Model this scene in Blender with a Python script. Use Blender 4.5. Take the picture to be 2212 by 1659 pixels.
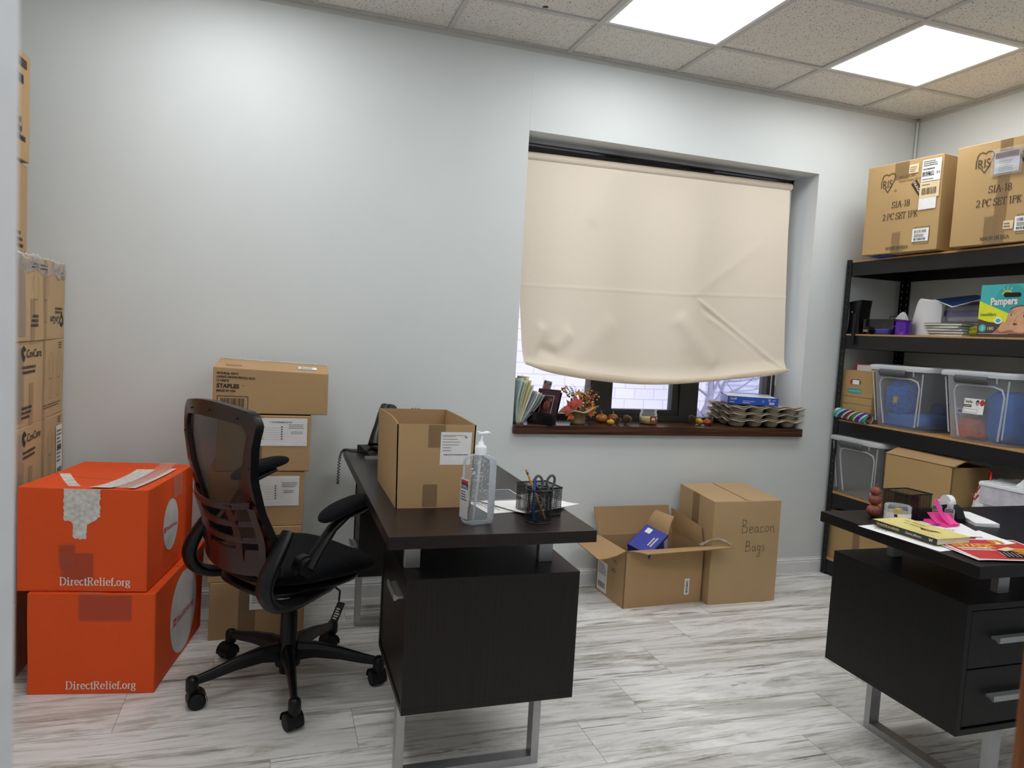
import bpy, math, random
from mathutils import Vector, Matrix, noise
S = bpy.context.scene
for o in list(bpy.data.objects): bpy.data.objects.remove(o)
C = S.collection
PI = math.pi
# ---------------------------------------------------------------- camera, world, exposure
H = 2.7305
cd = bpy.data.cameras.new('camera'); cam = bpy.data.objects.new('camera', cd); C.objects.link(cam)
cd.sensor_width = 36.0; cd.lens = 25.31; cd.clip_start = 0.02
_R = Matrix(((0.94958075, -0.30837409, 0.05658462), (0.03254853, -0.08254258, -0.99605588), (0.31182846, 0.94767724, -0.06834372)))
_M = Matrix((_R[0], -_R[1], -_R[2])).transposed()          # columns: right, up, backward
cam.matrix_world = Matrix.Translation((-0.72462, -3.46022, 1.31533)) @ _M.to_4x4()
cd.dof.use_dof = True; cd.dof.focus_distance = 3.0; cd.dof.aperture_fstop = 5.5
S.camera = cam
S.view_settings.view_transform = 'Standard'; S.view_settings.look = 'None'
S.view_settings.gamma = 1.0; S.view_settings.use_curve_mapping = False
S.view_settings.exposure = 0.34
W_ = bpy.data.worlds.new('overcast_sky'); S.world = W_; W_.use_nodes = True
W_.node_tree.nodes['Background'].inputs[0].default_value = (0.90, 0.93, 1.0, 1)
W_.node_tree.nodes['Background'].inputs[1].default_value = 1.25
PANEL = 9.0        # strength of the LED ceiling panels
try:
    S.cycles.use_adaptive_sampling = True; S.cycles.use_denoising = True
    S.cycles.max_bounces = 8; S.cycles.transparent_max_bounces = 16; S.cycles.caustics_reflective = False; S.cycles.caustics_refractive = False
    S.cycles.sample_clamp_indirect = 4.0
except Exception: pass

# ---------------------------------------------------------------- materials
def srgb(r, g, b):
    f = lambda c: (c/255)/12.92 if c/255 <= 0.04045 else ((c/255+0.055)/1.055)**2.4
    return (f(r), f(g), f(b), 1)
class NT:
    def __init__(s, name):
        s.m = bpy.data.materials.new(name); s.m.use_nodes = True
        s.t = s.m.node_tree; s.b = s.t.nodes['Principled BSDF']; s.out = s.t.nodes['Material Output']
    def set(s, node, key, val):
        sock = node.inputs[key]
        if hasattr(val, 'is_linked') or isinstance(val, bpy.types.NodeSocket): s.t.links.new(val, sock)
        else: sock.default_value = val
    def n(s, typ, ins=None, **kw):
        nd = s.t.nodes.new(typ)
        for k, v in kw.items(): setattr(nd, k, v)
        for k, v in (ins or {}).items(): s.set(nd, k, v)
        return nd
    def math(s, op, a, b=0.0, c=None):
        nd = s.n('ShaderNodeMath', operation=op); s.set(nd, 0, a); s.set(nd, 1, b)
        if c is not None: s.set(nd, 2, c)
        return nd.outputs[0]
    def coord(s, which='Object', scale=(1, 1, 1), loc=(0, 0, 0)):
        tc = s.n('ShaderNodeTexCoord'); mp = s.n('ShaderNodeMapping', {'Scale': scale, 'Location': loc})
        s.t.links.new(tc.outputs[which], mp.inputs[0]); return mp.outputs[0]
    def noise(s, vec, scale, detail=3, rough=0.5):
        return s.n('ShaderNodeTexNoise', {'Vector': vec, 'Scale': scale, 'Detail': detail, 'Roughness': rough}).outputs['Fac']
    def ramp(s, fac, stops, interp='LINEAR'):
        r = s.n('ShaderNodeValToRGB', {'Fac': fac}); r.color_ramp.interpolation = interp
        e = r.color_ramp.elements
        while len(e) < len(stops): e.new(0.5)
        for i, (p, c) in enumerate(stops): e[i].position = p; e[i].color = c
        return r.outputs[0]
    def mix(s, fac, a, b, blend='MIX'):
        m = s.n('ShaderNodeMix', data_type='RGBA', blend_type=blend)
        s.set(m, 0, fac); s.set(m, 6, a); s.set(m, 7, b); return m.outputs[2]
    def bump(s, h, strength=0.3, dist=0.001):
        s.set(s.b, 'Normal', s.n('ShaderNodeBump', {'Height': h, 'Strength': strength, 'Distance': dist}).outputs[0])
    def P(s, **k):
        for a, v in k.items(): s.set(s.b, {'col': 'Base Color', 'rough': 'Roughness', 'metal': 'Metallic', 'trans': 'Transmission Weight', 'ior': 'IOR', 'spec': 'Specular IOR Level', 'coat': 'Coat Weight', 'sheen': 'Sheen Weight', 'alpha': 'Alpha'}[a], v)
        return s
def plain(name, col, rough=0.5, metal=0.0, var=0.06, scale=30, bump=0.0, spec=0.5):
    t = NT(name); f = t.noise(t.coord(), scale, 4)
    dark = tuple(c*(1-var*2.2) for c in col[:3])+(1,); lite = tuple(min(1, c*(1+var)) for c in col[:3])+(1,)
    t.P(col=t.ramp(f, [(0.3, dark), (0.7, lite)]), rough=rough, metal=metal, spec=spec)
    if bump: t.bump(f, bump, 0.001)
    return t.m
def card_mat(name, col, bumpy=0.25, dark=0.12):
    t = NT(name); v = t.coord()
    f1 = t.noise(t.coord(scale=(1, 1, 1)), 4, 3); f2 = t.noise(v, 260, 2); f3 = t.noise(t.coord(scale=(3, 3, 90)), 6, 2)
    c1 = t.mix(f1, tuple(c*(1-dark) for c in col[:3])+(1,), tuple(min(1, c*(1+dark*.6)) for c in col[:3])+(1,))
    c2 = t.mix(t.math('MULTIPLY', f2, 0.35), c1, tuple(c*0.72 for c in col[:3])+(1,))
    t.P(col=c2, rough=0.72, spec=0.3)
    h = t.math('ADD', t.math('MULTIPLY', f1, 6.0), t.math('ADD', t.math('MULTIPLY', f3, 0.5), t.math('MULTIPLY', f2, 0.25)))
    t.bump(h, bumpy, 0.002); return t.m
M = {}
M['card'] = card_mat('cardboard', srgb(184, 150, 108))
M['card2'] = card_mat('cardboard_pale', srgb(190, 160, 120))
M['card3'] = card_mat('cardboard_shelf', srgb(184, 152, 104))
M['card_in'] = card_mat('cardboard_inner', srgb(176, 144, 104))
M['orange'] = card_mat('orange_card', srgb(232, 84, 30), 0.3, 0.08)
M['card_edge'] = plain('cut_cardboard_edge', srgb(150, 118, 82), 0.9, scale=200)
def wall_mat():
    t = NT('grey_wall_paint'); v = t.coord()
    f = t.noise(v, 320, 3); g = t.noise(v, 3, 3)
    t.P(col=t.ramp(g, [(0.3, srgb(211, 215, 214)), (0.7, srgb(214, 218, 217))]), rough=0.5, spec=0.35)
    t.bump(t.math('ADD', f, t.math('MULTIPLY', g, 2.0)), 0.16, 0.001); return t.m
M['wall'] = wall_mat()
M['white_trim'] = plain('white_trim_paint', srgb(226, 227, 228), 0.4, var=0.02)
M['jamb'] = plain('white_jamb_paint', srgb(212, 217, 222), 0.5, var=0.02)
def ceil_mat():
    t = NT('acoustic_tile'); v = t.coord(scale=(1, 1, 1))
    w = t.n('ShaderNodeTexNoise', {'Vector': v, 'Scale': 60.0, 'Detail': 3.0})
    vv = t.n('ShaderNodeVectorMath', {0: v, 1: (0, 0, 0)}, operation='ADD')
    sc = t.n('ShaderNodeVectorMath', {0: w.outputs['Color']}, operation='SCALE'); sc.inputs['Scale'].default_value = 0.012
    t.t.links.new(sc.outputs[0], vv.inputs[1])
    vo = t.n('ShaderNodeTexVoronoi', {'Vector': vv.outputs[0], 'Scale': 95.0}); vo.inputs['Randomness'].default_value = 1.0
    n2 = t.noise(v, 130, 2); n3 = t.noise(v, 45, 2)
    pit = t.math('MULTIPLY', t.math('LESS_THAN', vo.outputs['Distance'], 0.30), t.math('GREATER_THAN', n2, 0.52))
    f = t.noise(v, 90, 4)
    base = t.ramp(f, [(0.3, srgb(222, 218, 211)), (0.7, srgb(234, 230, 223))])
    t.P(col=t.mix(pit, base, srgb(122, 116, 106)), rough=0.95, spec=0.1)
    t.bump(t.math('SUBTRACT', t.math('MULTIPLY', f, 0.4), pit), 0.5, 0.002); return t.m
M['tile'] = ceil_mat()
M['tbar'] = plain('grid_bar_paint', srgb(196, 195, 190), 0.5, var=0.02)
def floor_mat():
    t = NT('wood_look_floor_tile'); tc = t.n('ShaderNodeTexCoord'); sp = t.n('ShaderNodeSeparateXYZ'); t.t.links.new(tc.outputs['Object'], sp.inputs[0])
    x, y = sp.outputs[0], sp.outputs[1]
    ry = t.math('DIVIDE', t.math('ADD', y, 1.521), 0.2485); row = t.math('FLOOR', ry); fy = t.math('FRACT', ry)
    xo = t.math('SUBTRACT', t.math('SUBTRACT', x, 0.297), t.math('MULTIPLY', row, 0.2625))
    col = t.math('FLOOR', xo); fx = t.math('FRACT', xo)
    gx = t.math('MINIMUM', fx, t.math('SUBTRACT', 1.0, fx)); gy = t.math('MULTIPLY', t.math('MINIMUM', fy, t.math('SUBTRACT', 1.0, fy)), 0.2485)
    g = t.math('LESS_THAN', t.math('MINIMUM', gx, gy), 0.0013)
    wn = t.n('ShaderNodeTexWhiteNoise', noise_dimensions='2D')
    cb = t.n('ShaderNodeCombineXYZ', {0: row, 1: col}); t.t.links.new(cb.outputs[0], wn.inputs['Vector'])
    rnd = wn.outputs['Value']
    def streak(sx, sy, off, scale, det=5, rough=0.6, dist=0.0):
        c = t.n('ShaderNodeCombineXYZ', {0: t.math('MULTIPLY', x, sx), 1: t.math('MULTIPLY', y, sy), 2: t.math('MULTIPLY', rnd, off)})
        nd = t.n('ShaderNodeTexNoise', {'Vector': c.outputs[0], 'Scale': scale, 'Detail': det, 'Roughness': rough, 'Distortion': dist}); return nd.outputs['Fac']
    s1 = streak(0.55, 3.0, 37.0, 2.2, 7, 0.66, 1.1); s2 = streak(0.6, 8.0, 91.0, 2.4, 7, 0.7, 0.9); s3 = streak(7, 34, 11, 4, 4)
    a = t.ramp(s1, [(0.36, srgb(120, 113, 98)), (0.425, srgb(172, 167, 152)), (0.465, srgb(224, 222, 217)), (0.53, srgb(246, 245, 243)), (0.60, srgb(206, 203, 197)), (0.65, srgb(142, 137, 128))])
    b = t.ramp(s2, [(0.34, srgb(74, 68, 60)), (0.405, srgb(138, 132, 120)), (0.445, srgb(224, 222, 218)), (0.56, srgb(248, 247, 246)), (0.65, srgb(168, 164, 158))])
    c = t.mix(0.5, a, b)
    c = t.mix(t.math('MULTIPLY', s3, 0.30), c, srgb(240, 239, 237))
    hair = t.ramp(streak(0.6, 15.0, 53.0, 2.0, 6, 0.72, 1.2), [(0.36, (1, 1, 1, 1)), (0.405, (0, 0, 0, 1))])
    c = t.mix(t.math('MULTIPLY', t.n('ShaderNodeRGBToBW', {0: hair}).outputs[0], 0.75), c, srgb(84, 76, 66))
    pt = t.ramp(rnd, [(0.0, (0.84, 0.83, 0.81, 1)), (1.0, (1, 1, 1, 1))])
    c = t.mix(1.0, c, pt, 'MULTIPLY')
    c = t.mix(t.math('MULTIPLY', g, 0.6), c, srgb(110, 106, 100))
    t.P(col=c, rough=t.ramp(s2, [(0.3, (0.34,)*3+(1,)), (0.7, (0.44,)*3+(1,))]), spec=0.45)
    t.bump(t.math('SUBTRACT', t.math('MULTIPLY', s3, 0.3), g), 0.35, 0.001); return t.m
M['floor'] = floor_mat()
def laminate(name, c1, c2, rough=0.33, vert=True, sc=1.0):
    t = NT(name); f = t.noise(t.coord(scale=(60*sc, 60*sc, 1.6*sc) if vert else (1.6*sc, 60*sc, 60*sc)), 3, 4)
    t.P(col=t.ramp(f, [(0.35, c1), (0.65, c2)]), rough=rough, spec=0.28); t.bump(f, 0.08, 0.0005); return t.m
M['desk'] = laminate('espresso_laminate', srgb(17, 13, 12), srgb(27, 20, 18), 0.38)
M['desktop'] = laminate('espresso_top_laminate', srgb(26, 19, 17), srgb(36, 28, 26), 0.34, False)
M['desk2'] = laminate('black_brown_laminate', srgb(12, 11, 11), srgb(20, 17, 16), 0.40)
M['desktop2'] = laminate('black_brown_top_laminate', srgb(20, 16, 16), srgb(28, 23, 22), 0.35, False)
M['sill'] = laminate('walnut_laminate', srgb(50, 31, 23), srgb(88, 58, 42), 0.25, False, 0.7)
M['silver'] = plain('brushed_silver', srgb(168, 168, 168), 0.38, 0.75, 0.03)
M['chrome'] = plain('chrome', srgb(215, 215, 215), 0.12, 1.0, 0.0)
M['black'] = plain('black_plastic', srgb(13, 13, 15), 0.36, 0, 0.1, 80, spec=0.32)
M['black_soft'] = plain('black_matte_plastic', srgb(18, 18, 20), 0.55, 0, 0.1, 120, spec=0.3)
M['shelf_black'] = plain('black_powder_coat', srgb(20, 20, 23), 0.42, 0, 0.06, 60, spec=0.35)
M['black_red_glow'] = plain('black_gloss_red_reflection', srgb(48, 20, 20), 0.25, 0, 0.1, 6)  # dark red paints the orange cartons' reflection into the black chair plastic
def fabric(name, col, sc=900, rough=0.95):
    t = NT(name); v = t.coord(); vo = t.n('ShaderNodeTexVoronoi', {'Vector': v, 'Scale': float(sc)})
    t.P(col=t.mix(vo.outputs['Distance'], tuple(c*1.6 for c in col[:3])+(1,), tuple(c*0.4 for c in col[:3])+(1,)), rough=rough, sheen=0.03, spec=0.12)
    t.bump(vo.outputs['Distance'], 0.6, 0.001); return t.m
M['seatfab'] = fabric('black_seat_fabric', srgb(19, 20, 23), 420)
def netting(name, col, sx, sy, wire, rough=0.4, metal=0.0, diag=True):
    """open netting: wires where the weave runs, real see-through holes between, laid out on the part's own UV"""
    t = NT(name); uv = t.n('ShaderNodeTexCoord').outputs['UV']; sp = t.n('ShaderNodeSeparateXYZ', {0: uv})
    u = t.math('MULTIPLY', sp.outputs[0], sx); v = t.math('MULTIPLY', sp.outputs[1], sy)
    if diag: a = t.math('ADD', u, v); b = t.math('SUBTRACT', u, v)
    else: a, b = u, v
    fa = t.math('ABSOLUTE', t.math('SUBTRACT', t.math('FRACT', a), 0.5)); fb = t.math('ABSOLUTE', t.math('SUBTRACT', t.math('FRACT', b), 0.5))
    w = t.math('LESS_THAN', t.math('MINIMUM', fa, fb), wire)
    t.P(col=col, rough=rough, metal=metal)
    tr = t.n('ShaderNodeBsdfTransparent'); mx = t.n('ShaderNodeMixShader', {0: w, 1: tr.outputs[0], 2: t.b.outputs[0]})
    t.t.links.new(mx.outputs[0], t.out.inputs[0]); return t.m
M['net_cup'] = netting('black_wire_mesh', srgb(16, 16, 18), 1, 1, 0.18)
M['net_chair'] = netting('chair_netting', srgb(24, 24, 26), 1, 1, 0.29)
def clearish(name, col, alpha, rough=0.15, trans_mix=0.0, spec=0.5, bumpy=0.0):
    """thin see-through plastic or glass: part light passes straight, part is scattered or reflected"""
    t = NT(name); t.P(col=col, rough=rough, spec=spec)
    if bumpy: t.bump(t.noise(t.coord(), 35, 3), bumpy, 0.01)
    sh = t.b.outputs[0]
    if trans_mix:
        tl = t.n('ShaderNodeBsdfTranslucent', {'Color': col}); sh = t.n('ShaderNodeMixShader', {0: trans_mix, 1: sh, 2: tl.outputs[0]}).outputs[0]
    tr = t.n('ShaderNodeBsdfTransparent', {'Color': (1, 1, 1, 1)}); lw = t.n('ShaderNodeFresnel', {'IOR': 1.35}).outputs[0]
    fac = t.math('MINIMUM', t.math('ADD', lw, alpha), 1.0)
    mx = t.n('ShaderNodeMixShader', {0: fac, 1: tr.outputs[0], 2: sh}); t.t.links.new(mx.outputs[0], t.out.inputs[0]); return t.m
M['bin'] = clearish('frosted_bin_plastic', srgb(240, 243, 247), 0.17, 0.22, 0.4)
M['bin_rib'] = clearish('frosted_bin_rib', srgb(236, 239, 242), 0.62, 0.3, 0.4)
M['lid'] = clearish('frosted_lid_plastic', srgb(236, 239, 242), 0.72, 0.25, 0.4)
M['pane'] = clearish('window_glass', srgb(240, 245, 250), 0.0, 0.02)
M['tapeclear'] = clearish('clear_packing_tape', srgb(235, 225, 215), 0.02, 0.12, 0, 0.8, 0.6)
M['tapebrown'] = clearish('tan_packing_tape', srgb(208, 172, 128), 0.17, 0.18, 0, 0.8, 0.3)
M['bagclear'] = clearish('clear_polythene', srgb(232, 234, 240), 0.22, 0.1, 0.3, 0.9, 1.0)
M['cleargel'] = clearish('clear_sanitizer_plastic', srgb(225, 232, 238), 0.10, 0.04, 0.2, 1.0)
M['jarclear'] = clearish('clear_jar', srgb(225, 232, 238), 0.12, 0.05, 0.2, 1.0)
M['latch'] = plain('grey_latch', srgb(78, 80, 83), 0.5)
M['white'] = plain('white_paper', srgb(236, 236, 236), 0.7, var=0.02)
M['label'] = plain('label_paper', srgb(228, 227, 224), 0.55, var=0.02)
M['cream'] = plain('cream_label', srgb(224, 200, 158), 0.6, var=0.03)
M['whiteplastic'] = plain('white_plastic', srgb(238, 240, 243), 0.35, var=0.01)
M['ink'] = plain('black_ink', srgb(34, 30, 28), 0.6, var=0.05)
M['inkbrown'] = plain('dark_print', srgb(66, 48, 32), 0.7, var=0.05)
M['inkfaint'] = plain('grey_print', srgb(120, 118, 114), 0.7, var=0.05)
M['pen'] = plain('marker_line', srgb(78, 66, 50), 0.7, var=0.05)
M['inkwhite'] = plain('white_print', srgb(236, 224, 216), 0.6, var=0.02)
M['inkred'] = plain('red_print', srgb(190, 60, 50), 0.6)
M['paperdisc'] = plain('worn_white_print', srgb(206, 206, 206), 0.6, var=0.05, scale=12)
M['tornwhite'] = plain('torn_white_paper', srgb(214, 208, 202), 0.8, var=0.12, scale=70)
def blind_mat():
    t = NT('beige_blind_vinyl'); f = t.noise(t.coord(), 500, 2)
    t.P(col=t.ramp(f, [(0.3, srgb(236, 223, 203)), (0.7, srgb(243, 231, 212))]), rough=0.55, spec=0.3)
    tl = t.n('ShaderNodeBsdfTranslucent', {'Color': srgb(240, 226, 202)})
    mx = t.n('ShaderNodeMixShader', {0: 0.22, 1: t.b.outputs[0], 2: tl.outputs[0]}); t.t.links.new(mx.outputs[0], t.out.inputs[0]); return t.m
M['blind'] = blind_mat()
M['bronze'] = plain('dark_bronze_aluminium', srgb(58, 58, 54), 0.45, 0.2)
def emis(name, col, st):
    t = NT(name); e = t.n('ShaderNodeEmission', {'Color': col, 'Strength': st}); t.t.links.new(e.outputs[0], t.out.inputs[0]); return t.m
M['led'] = emis('led_diffuser', (0.97, 0.985, 1.0, 1), PANEL)
def chip():
    t = NT('particle_board'); v = t.coord(); f = t.n('ShaderNodeTexVoronoi', {'Vector': v, 'Scale': 220.0})
    t.P(col=t.mix(t.noise(v, 120, 3), srgb(150, 108, 62), srgb(205, 162, 106)), rough=0.85); t.bump(f.outputs['Distance'], 0.4, 0.001); return t.m
M['chip'] = chip()
M['tan_wood'] = laminate('varnished_brown_door', srgb(120, 68, 34), srgb(158, 98, 54), 0.4)
M['burlap'] = fabric('burlap', srgb(176, 152, 118), 500)
M['pumpkin_orange'] = plain('glazed_orange', srgb(196, 112, 36), 0.22, 0, 0.25, 25)
M['pumpkin_yellow'] = plain('glazed_yellow', srgb(206, 158, 40), 0.22, 0, 0.2, 25)
M['pumpkin_red'] = plain('glazed_red_gold', srgb(168, 66, 34), 0.2, 0, 0.3, 30)
M['terracotta'] = plain('terracotta_red', srgb(136, 68, 52), 0.5, 0, 0.2, 40)
M['stem'] = plain('tan_stem', srgb(160, 130, 84), 0.6)
M['cone'] = plain('pinecone_scale', srgb(96, 70, 50), 0.7, 0, 0.2)
M['conetip'] = plain('pinecone_tip', srgb(170, 142, 112), 0.7)
M['wax'] = plain('yellow_wax', srgb(222, 190, 104), 0.5)
M['pulp'] = plain('moulded_pulp', srgb(176, 164, 144), 0.95, 0, 0.08, 150, 0.6)
M['blue'] = plain('royal_blue_card', srgb(32, 78, 176), 0.4, 0, 0.04)
M['blue2'] = plain('ultramarine_card', srgb(52, 62, 160), 0.4, 0, 0.04)
M['blueplush'] = plain('blue_plush', srgb(46, 118, 214), 0.95, 0, 0.2, 60, 0.8)
M['bluecloth'] = plain('blue_cloth', srgb(58, 118, 204), 0.9, 0, 0.12, 14, 0.5)
M['navycloth'] = plain('navy_cloth', srgb(44, 74, 140), 0.9, 0, 0.12, 14, 0.5)
M['orangecloth'] = plain('salmon_cloth', srgb(236, 118, 88), 0.8, 0, 0.12, 20, 0.5)
M['gold'] = plain('yellow_fabric', srgb(214, 176, 66), 0.6)
M['pink'] = plain('hot_pink_paper', srgb(246, 66, 160), 0.6, 0, 0.03)
M['pinkpale'] = plain('pink_label', srgb(238, 176, 196), 0.5)
M['teal'] = plain('teal_print', srgb(64, 178, 178), 0.4, 0, 0.03)
M['tealdark'] = plain('teal_dark_print', srgb(50, 160, 164), 0.4, 0, 0.03)
M['lime'] = plain('lime_print', srgb(222, 226, 40), 0.4, 0, 0.03)
M['greentext'] = plain('green_print', srgb(70, 120, 50), 0.5)
M['skin'] = plain('printed_skin', srgb(214, 164, 126), 0.45, 0, 0.08, 20)
M['skin2'] = plain('printed_skin_shade', srgb(168, 118, 88), 0.45, 0, 0.08, 20)
M['brownprint'] = plain('brown_print', srgb(74, 58, 52), 0.45)
M['yellowbag'] = clearish('yellow_polythene', srgb(214, 214, 70), 0.7, 0.3, 0.3, 0.6, 0.8)
M['purple'] = plain('purple_ribbon', srgb(92, 40, 168), 0.25, 0.3, 0.1, 40)
M['violet'] = plain('violet_film', srgb(96, 88, 176), 0.4)
M['diaper'] = plain('soft_white_pads', srgb(206, 204, 212), 0.8, 0, 0.1, 20, 0.6)
M['navy'] = plain('navy_print', srgb(28, 62, 112), 0.35)
M['red'] = plain('red_print_gloss', srgb(198, 40, 44), 0.4)
M['redflyer'] = plain('red_flyer', srgb(196, 48, 50), 0.45, 0, 0.05)
M['darkred'] = plain('dark_red_print', srgb(120, 40, 46), 0.45)
M['yellowprint'] = plain('yellow_print', srgb(240, 190, 40), 0.5)
M['bookyellow'] = plain('yellow_book_cover', srgb(226, 212, 130), 0.4, 0, 0.05, 9)
M['pages'] = laminate('book_page_block', srgb(206, 200, 180), srgb(236, 232, 218), 0.8, False, 6)
M['spine'] = plain('dark_green_spine', srgb(46, 52, 44), 0.4)
M['greyfabric'] = plain('grey_folder', srgb(150, 158, 156), 0.7)
M['mint'] = plain('mint_folder', srgb(196, 214, 208), 0.7)
M['manila'] = plain('manila_folder', srgb(232, 222, 178), 0.7)
M['blackacr'] = plain('black_acrylic', srgb(22, 22, 26), 0.12)
M['photo'] = plain('dark_photo_print', srgb(64, 34, 44), 0.2, 0, 0.6, 14)
M['photo2'] = plain('warm_photo_print', srgb(150, 84, 62), 0.2, 0, 0.5, 20)
M['leaf_red'] = plain('red_silk_leaf', srgb(186, 72, 60), 0.6, 0, 0.15, 30)
M['leaf_orange'] = plain('orange_silk_leaf', srgb(214, 116, 48), 0.6, 0, 0.15, 30)
M['leaf_yellow'] = plain('yellow_silk_leaf', srgb(226, 164, 56), 0.6, 0, 0.15, 30)
M['leaf_green'] = plain('olive_grass', srgb(128, 134, 72), 0.7)
M['leaf_dark'] = plain('dark_green_leaf', srgb(40, 70, 52), 0.5)
M['berry'] = plain('copper_berry', srgb(150, 76, 40), 0.3, 0, 0.35, 60)
M['berry2'] = plain('golden_berry', srgb(206, 158, 92), 0.3, 0, 0.2, 60)
M['pencil'] = plain('yellow_pencil', srgb(220, 160, 50), 0.4)
M['eraser'] = plain('pink_eraser', srgb(214, 130, 120), 0.7)
M['ferrule'] = plain('green_ferrule', srgb(60, 120, 70), 0.3, 0.5)
M['penblue'] = clearish('blue_pen_barrel', srgb(60, 110, 200), 0.7, 0.2)
def brick_out():
    t = NT('white_painted_block'); v = t.coord('Object')
    sp = t.n('ShaderNodeSeparateXYZ', {0: v}); v2 = t.n('ShaderNodeCombineXYZ', {0: sp.outputs[0], 1: sp.outputs[2]}).outputs[0]
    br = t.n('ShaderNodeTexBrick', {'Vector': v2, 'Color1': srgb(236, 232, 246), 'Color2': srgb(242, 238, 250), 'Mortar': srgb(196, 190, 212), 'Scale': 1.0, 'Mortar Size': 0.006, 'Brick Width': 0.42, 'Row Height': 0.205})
    t.P(col=br.outputs['Color'], rough=0.9); t.bump(t.noise(v, 20, 3), 0.3, 0.01); return t.m
M['block'] = brick_out()
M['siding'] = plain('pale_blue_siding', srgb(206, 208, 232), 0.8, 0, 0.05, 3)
M['bark'] = plain('haze_paled_bark', srgb(158, 154, 182), 0.9, 0, 0.1, 20)  # bark lightened: overexposed outdoor haze is put into its colour
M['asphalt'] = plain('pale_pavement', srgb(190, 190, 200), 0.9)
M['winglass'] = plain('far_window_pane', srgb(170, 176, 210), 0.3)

# ---------------------------------------------------------------- mesh builder
_tc = {}
def glyph_mesh(s, bold=0.0, res=3):
    k = (s, bold, res)
    if k in _tc: return _tc[k]
    c = bpy.data.curves.new('t', 'FONT'); c.body = s; c.size = 1.0; c.offset = bold; c.resolution_u = res
    o = bpy.data.objects.new('t', c); C.objects.link(o)
    me = bpy.data.meshes.new_from_object(o)
    vs = [(v.co.x, v.co.y) for v in me.vertices]; fs = [tuple(p.vertices) for p in me.polygons]
    bpy.data.objects.remove(o); bpy.data.curves.remove(c); bpy.data.meshes.remove(me)
    _tc[k] = (vs, fs); return _tc[k]
def arc(cx, cy, rx, ry, a0, a1, n=12):
    return [(cx+rx*math.cos(math.radians(a0+(a1-a0)*i/n)), cy+ry*math.sin(math.radians(a0+(a1-a0)*i/n))) for i in range(n+1)]
def sf(x, y, w=.13): return [(x-w, y), (x+w, y)]
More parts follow.
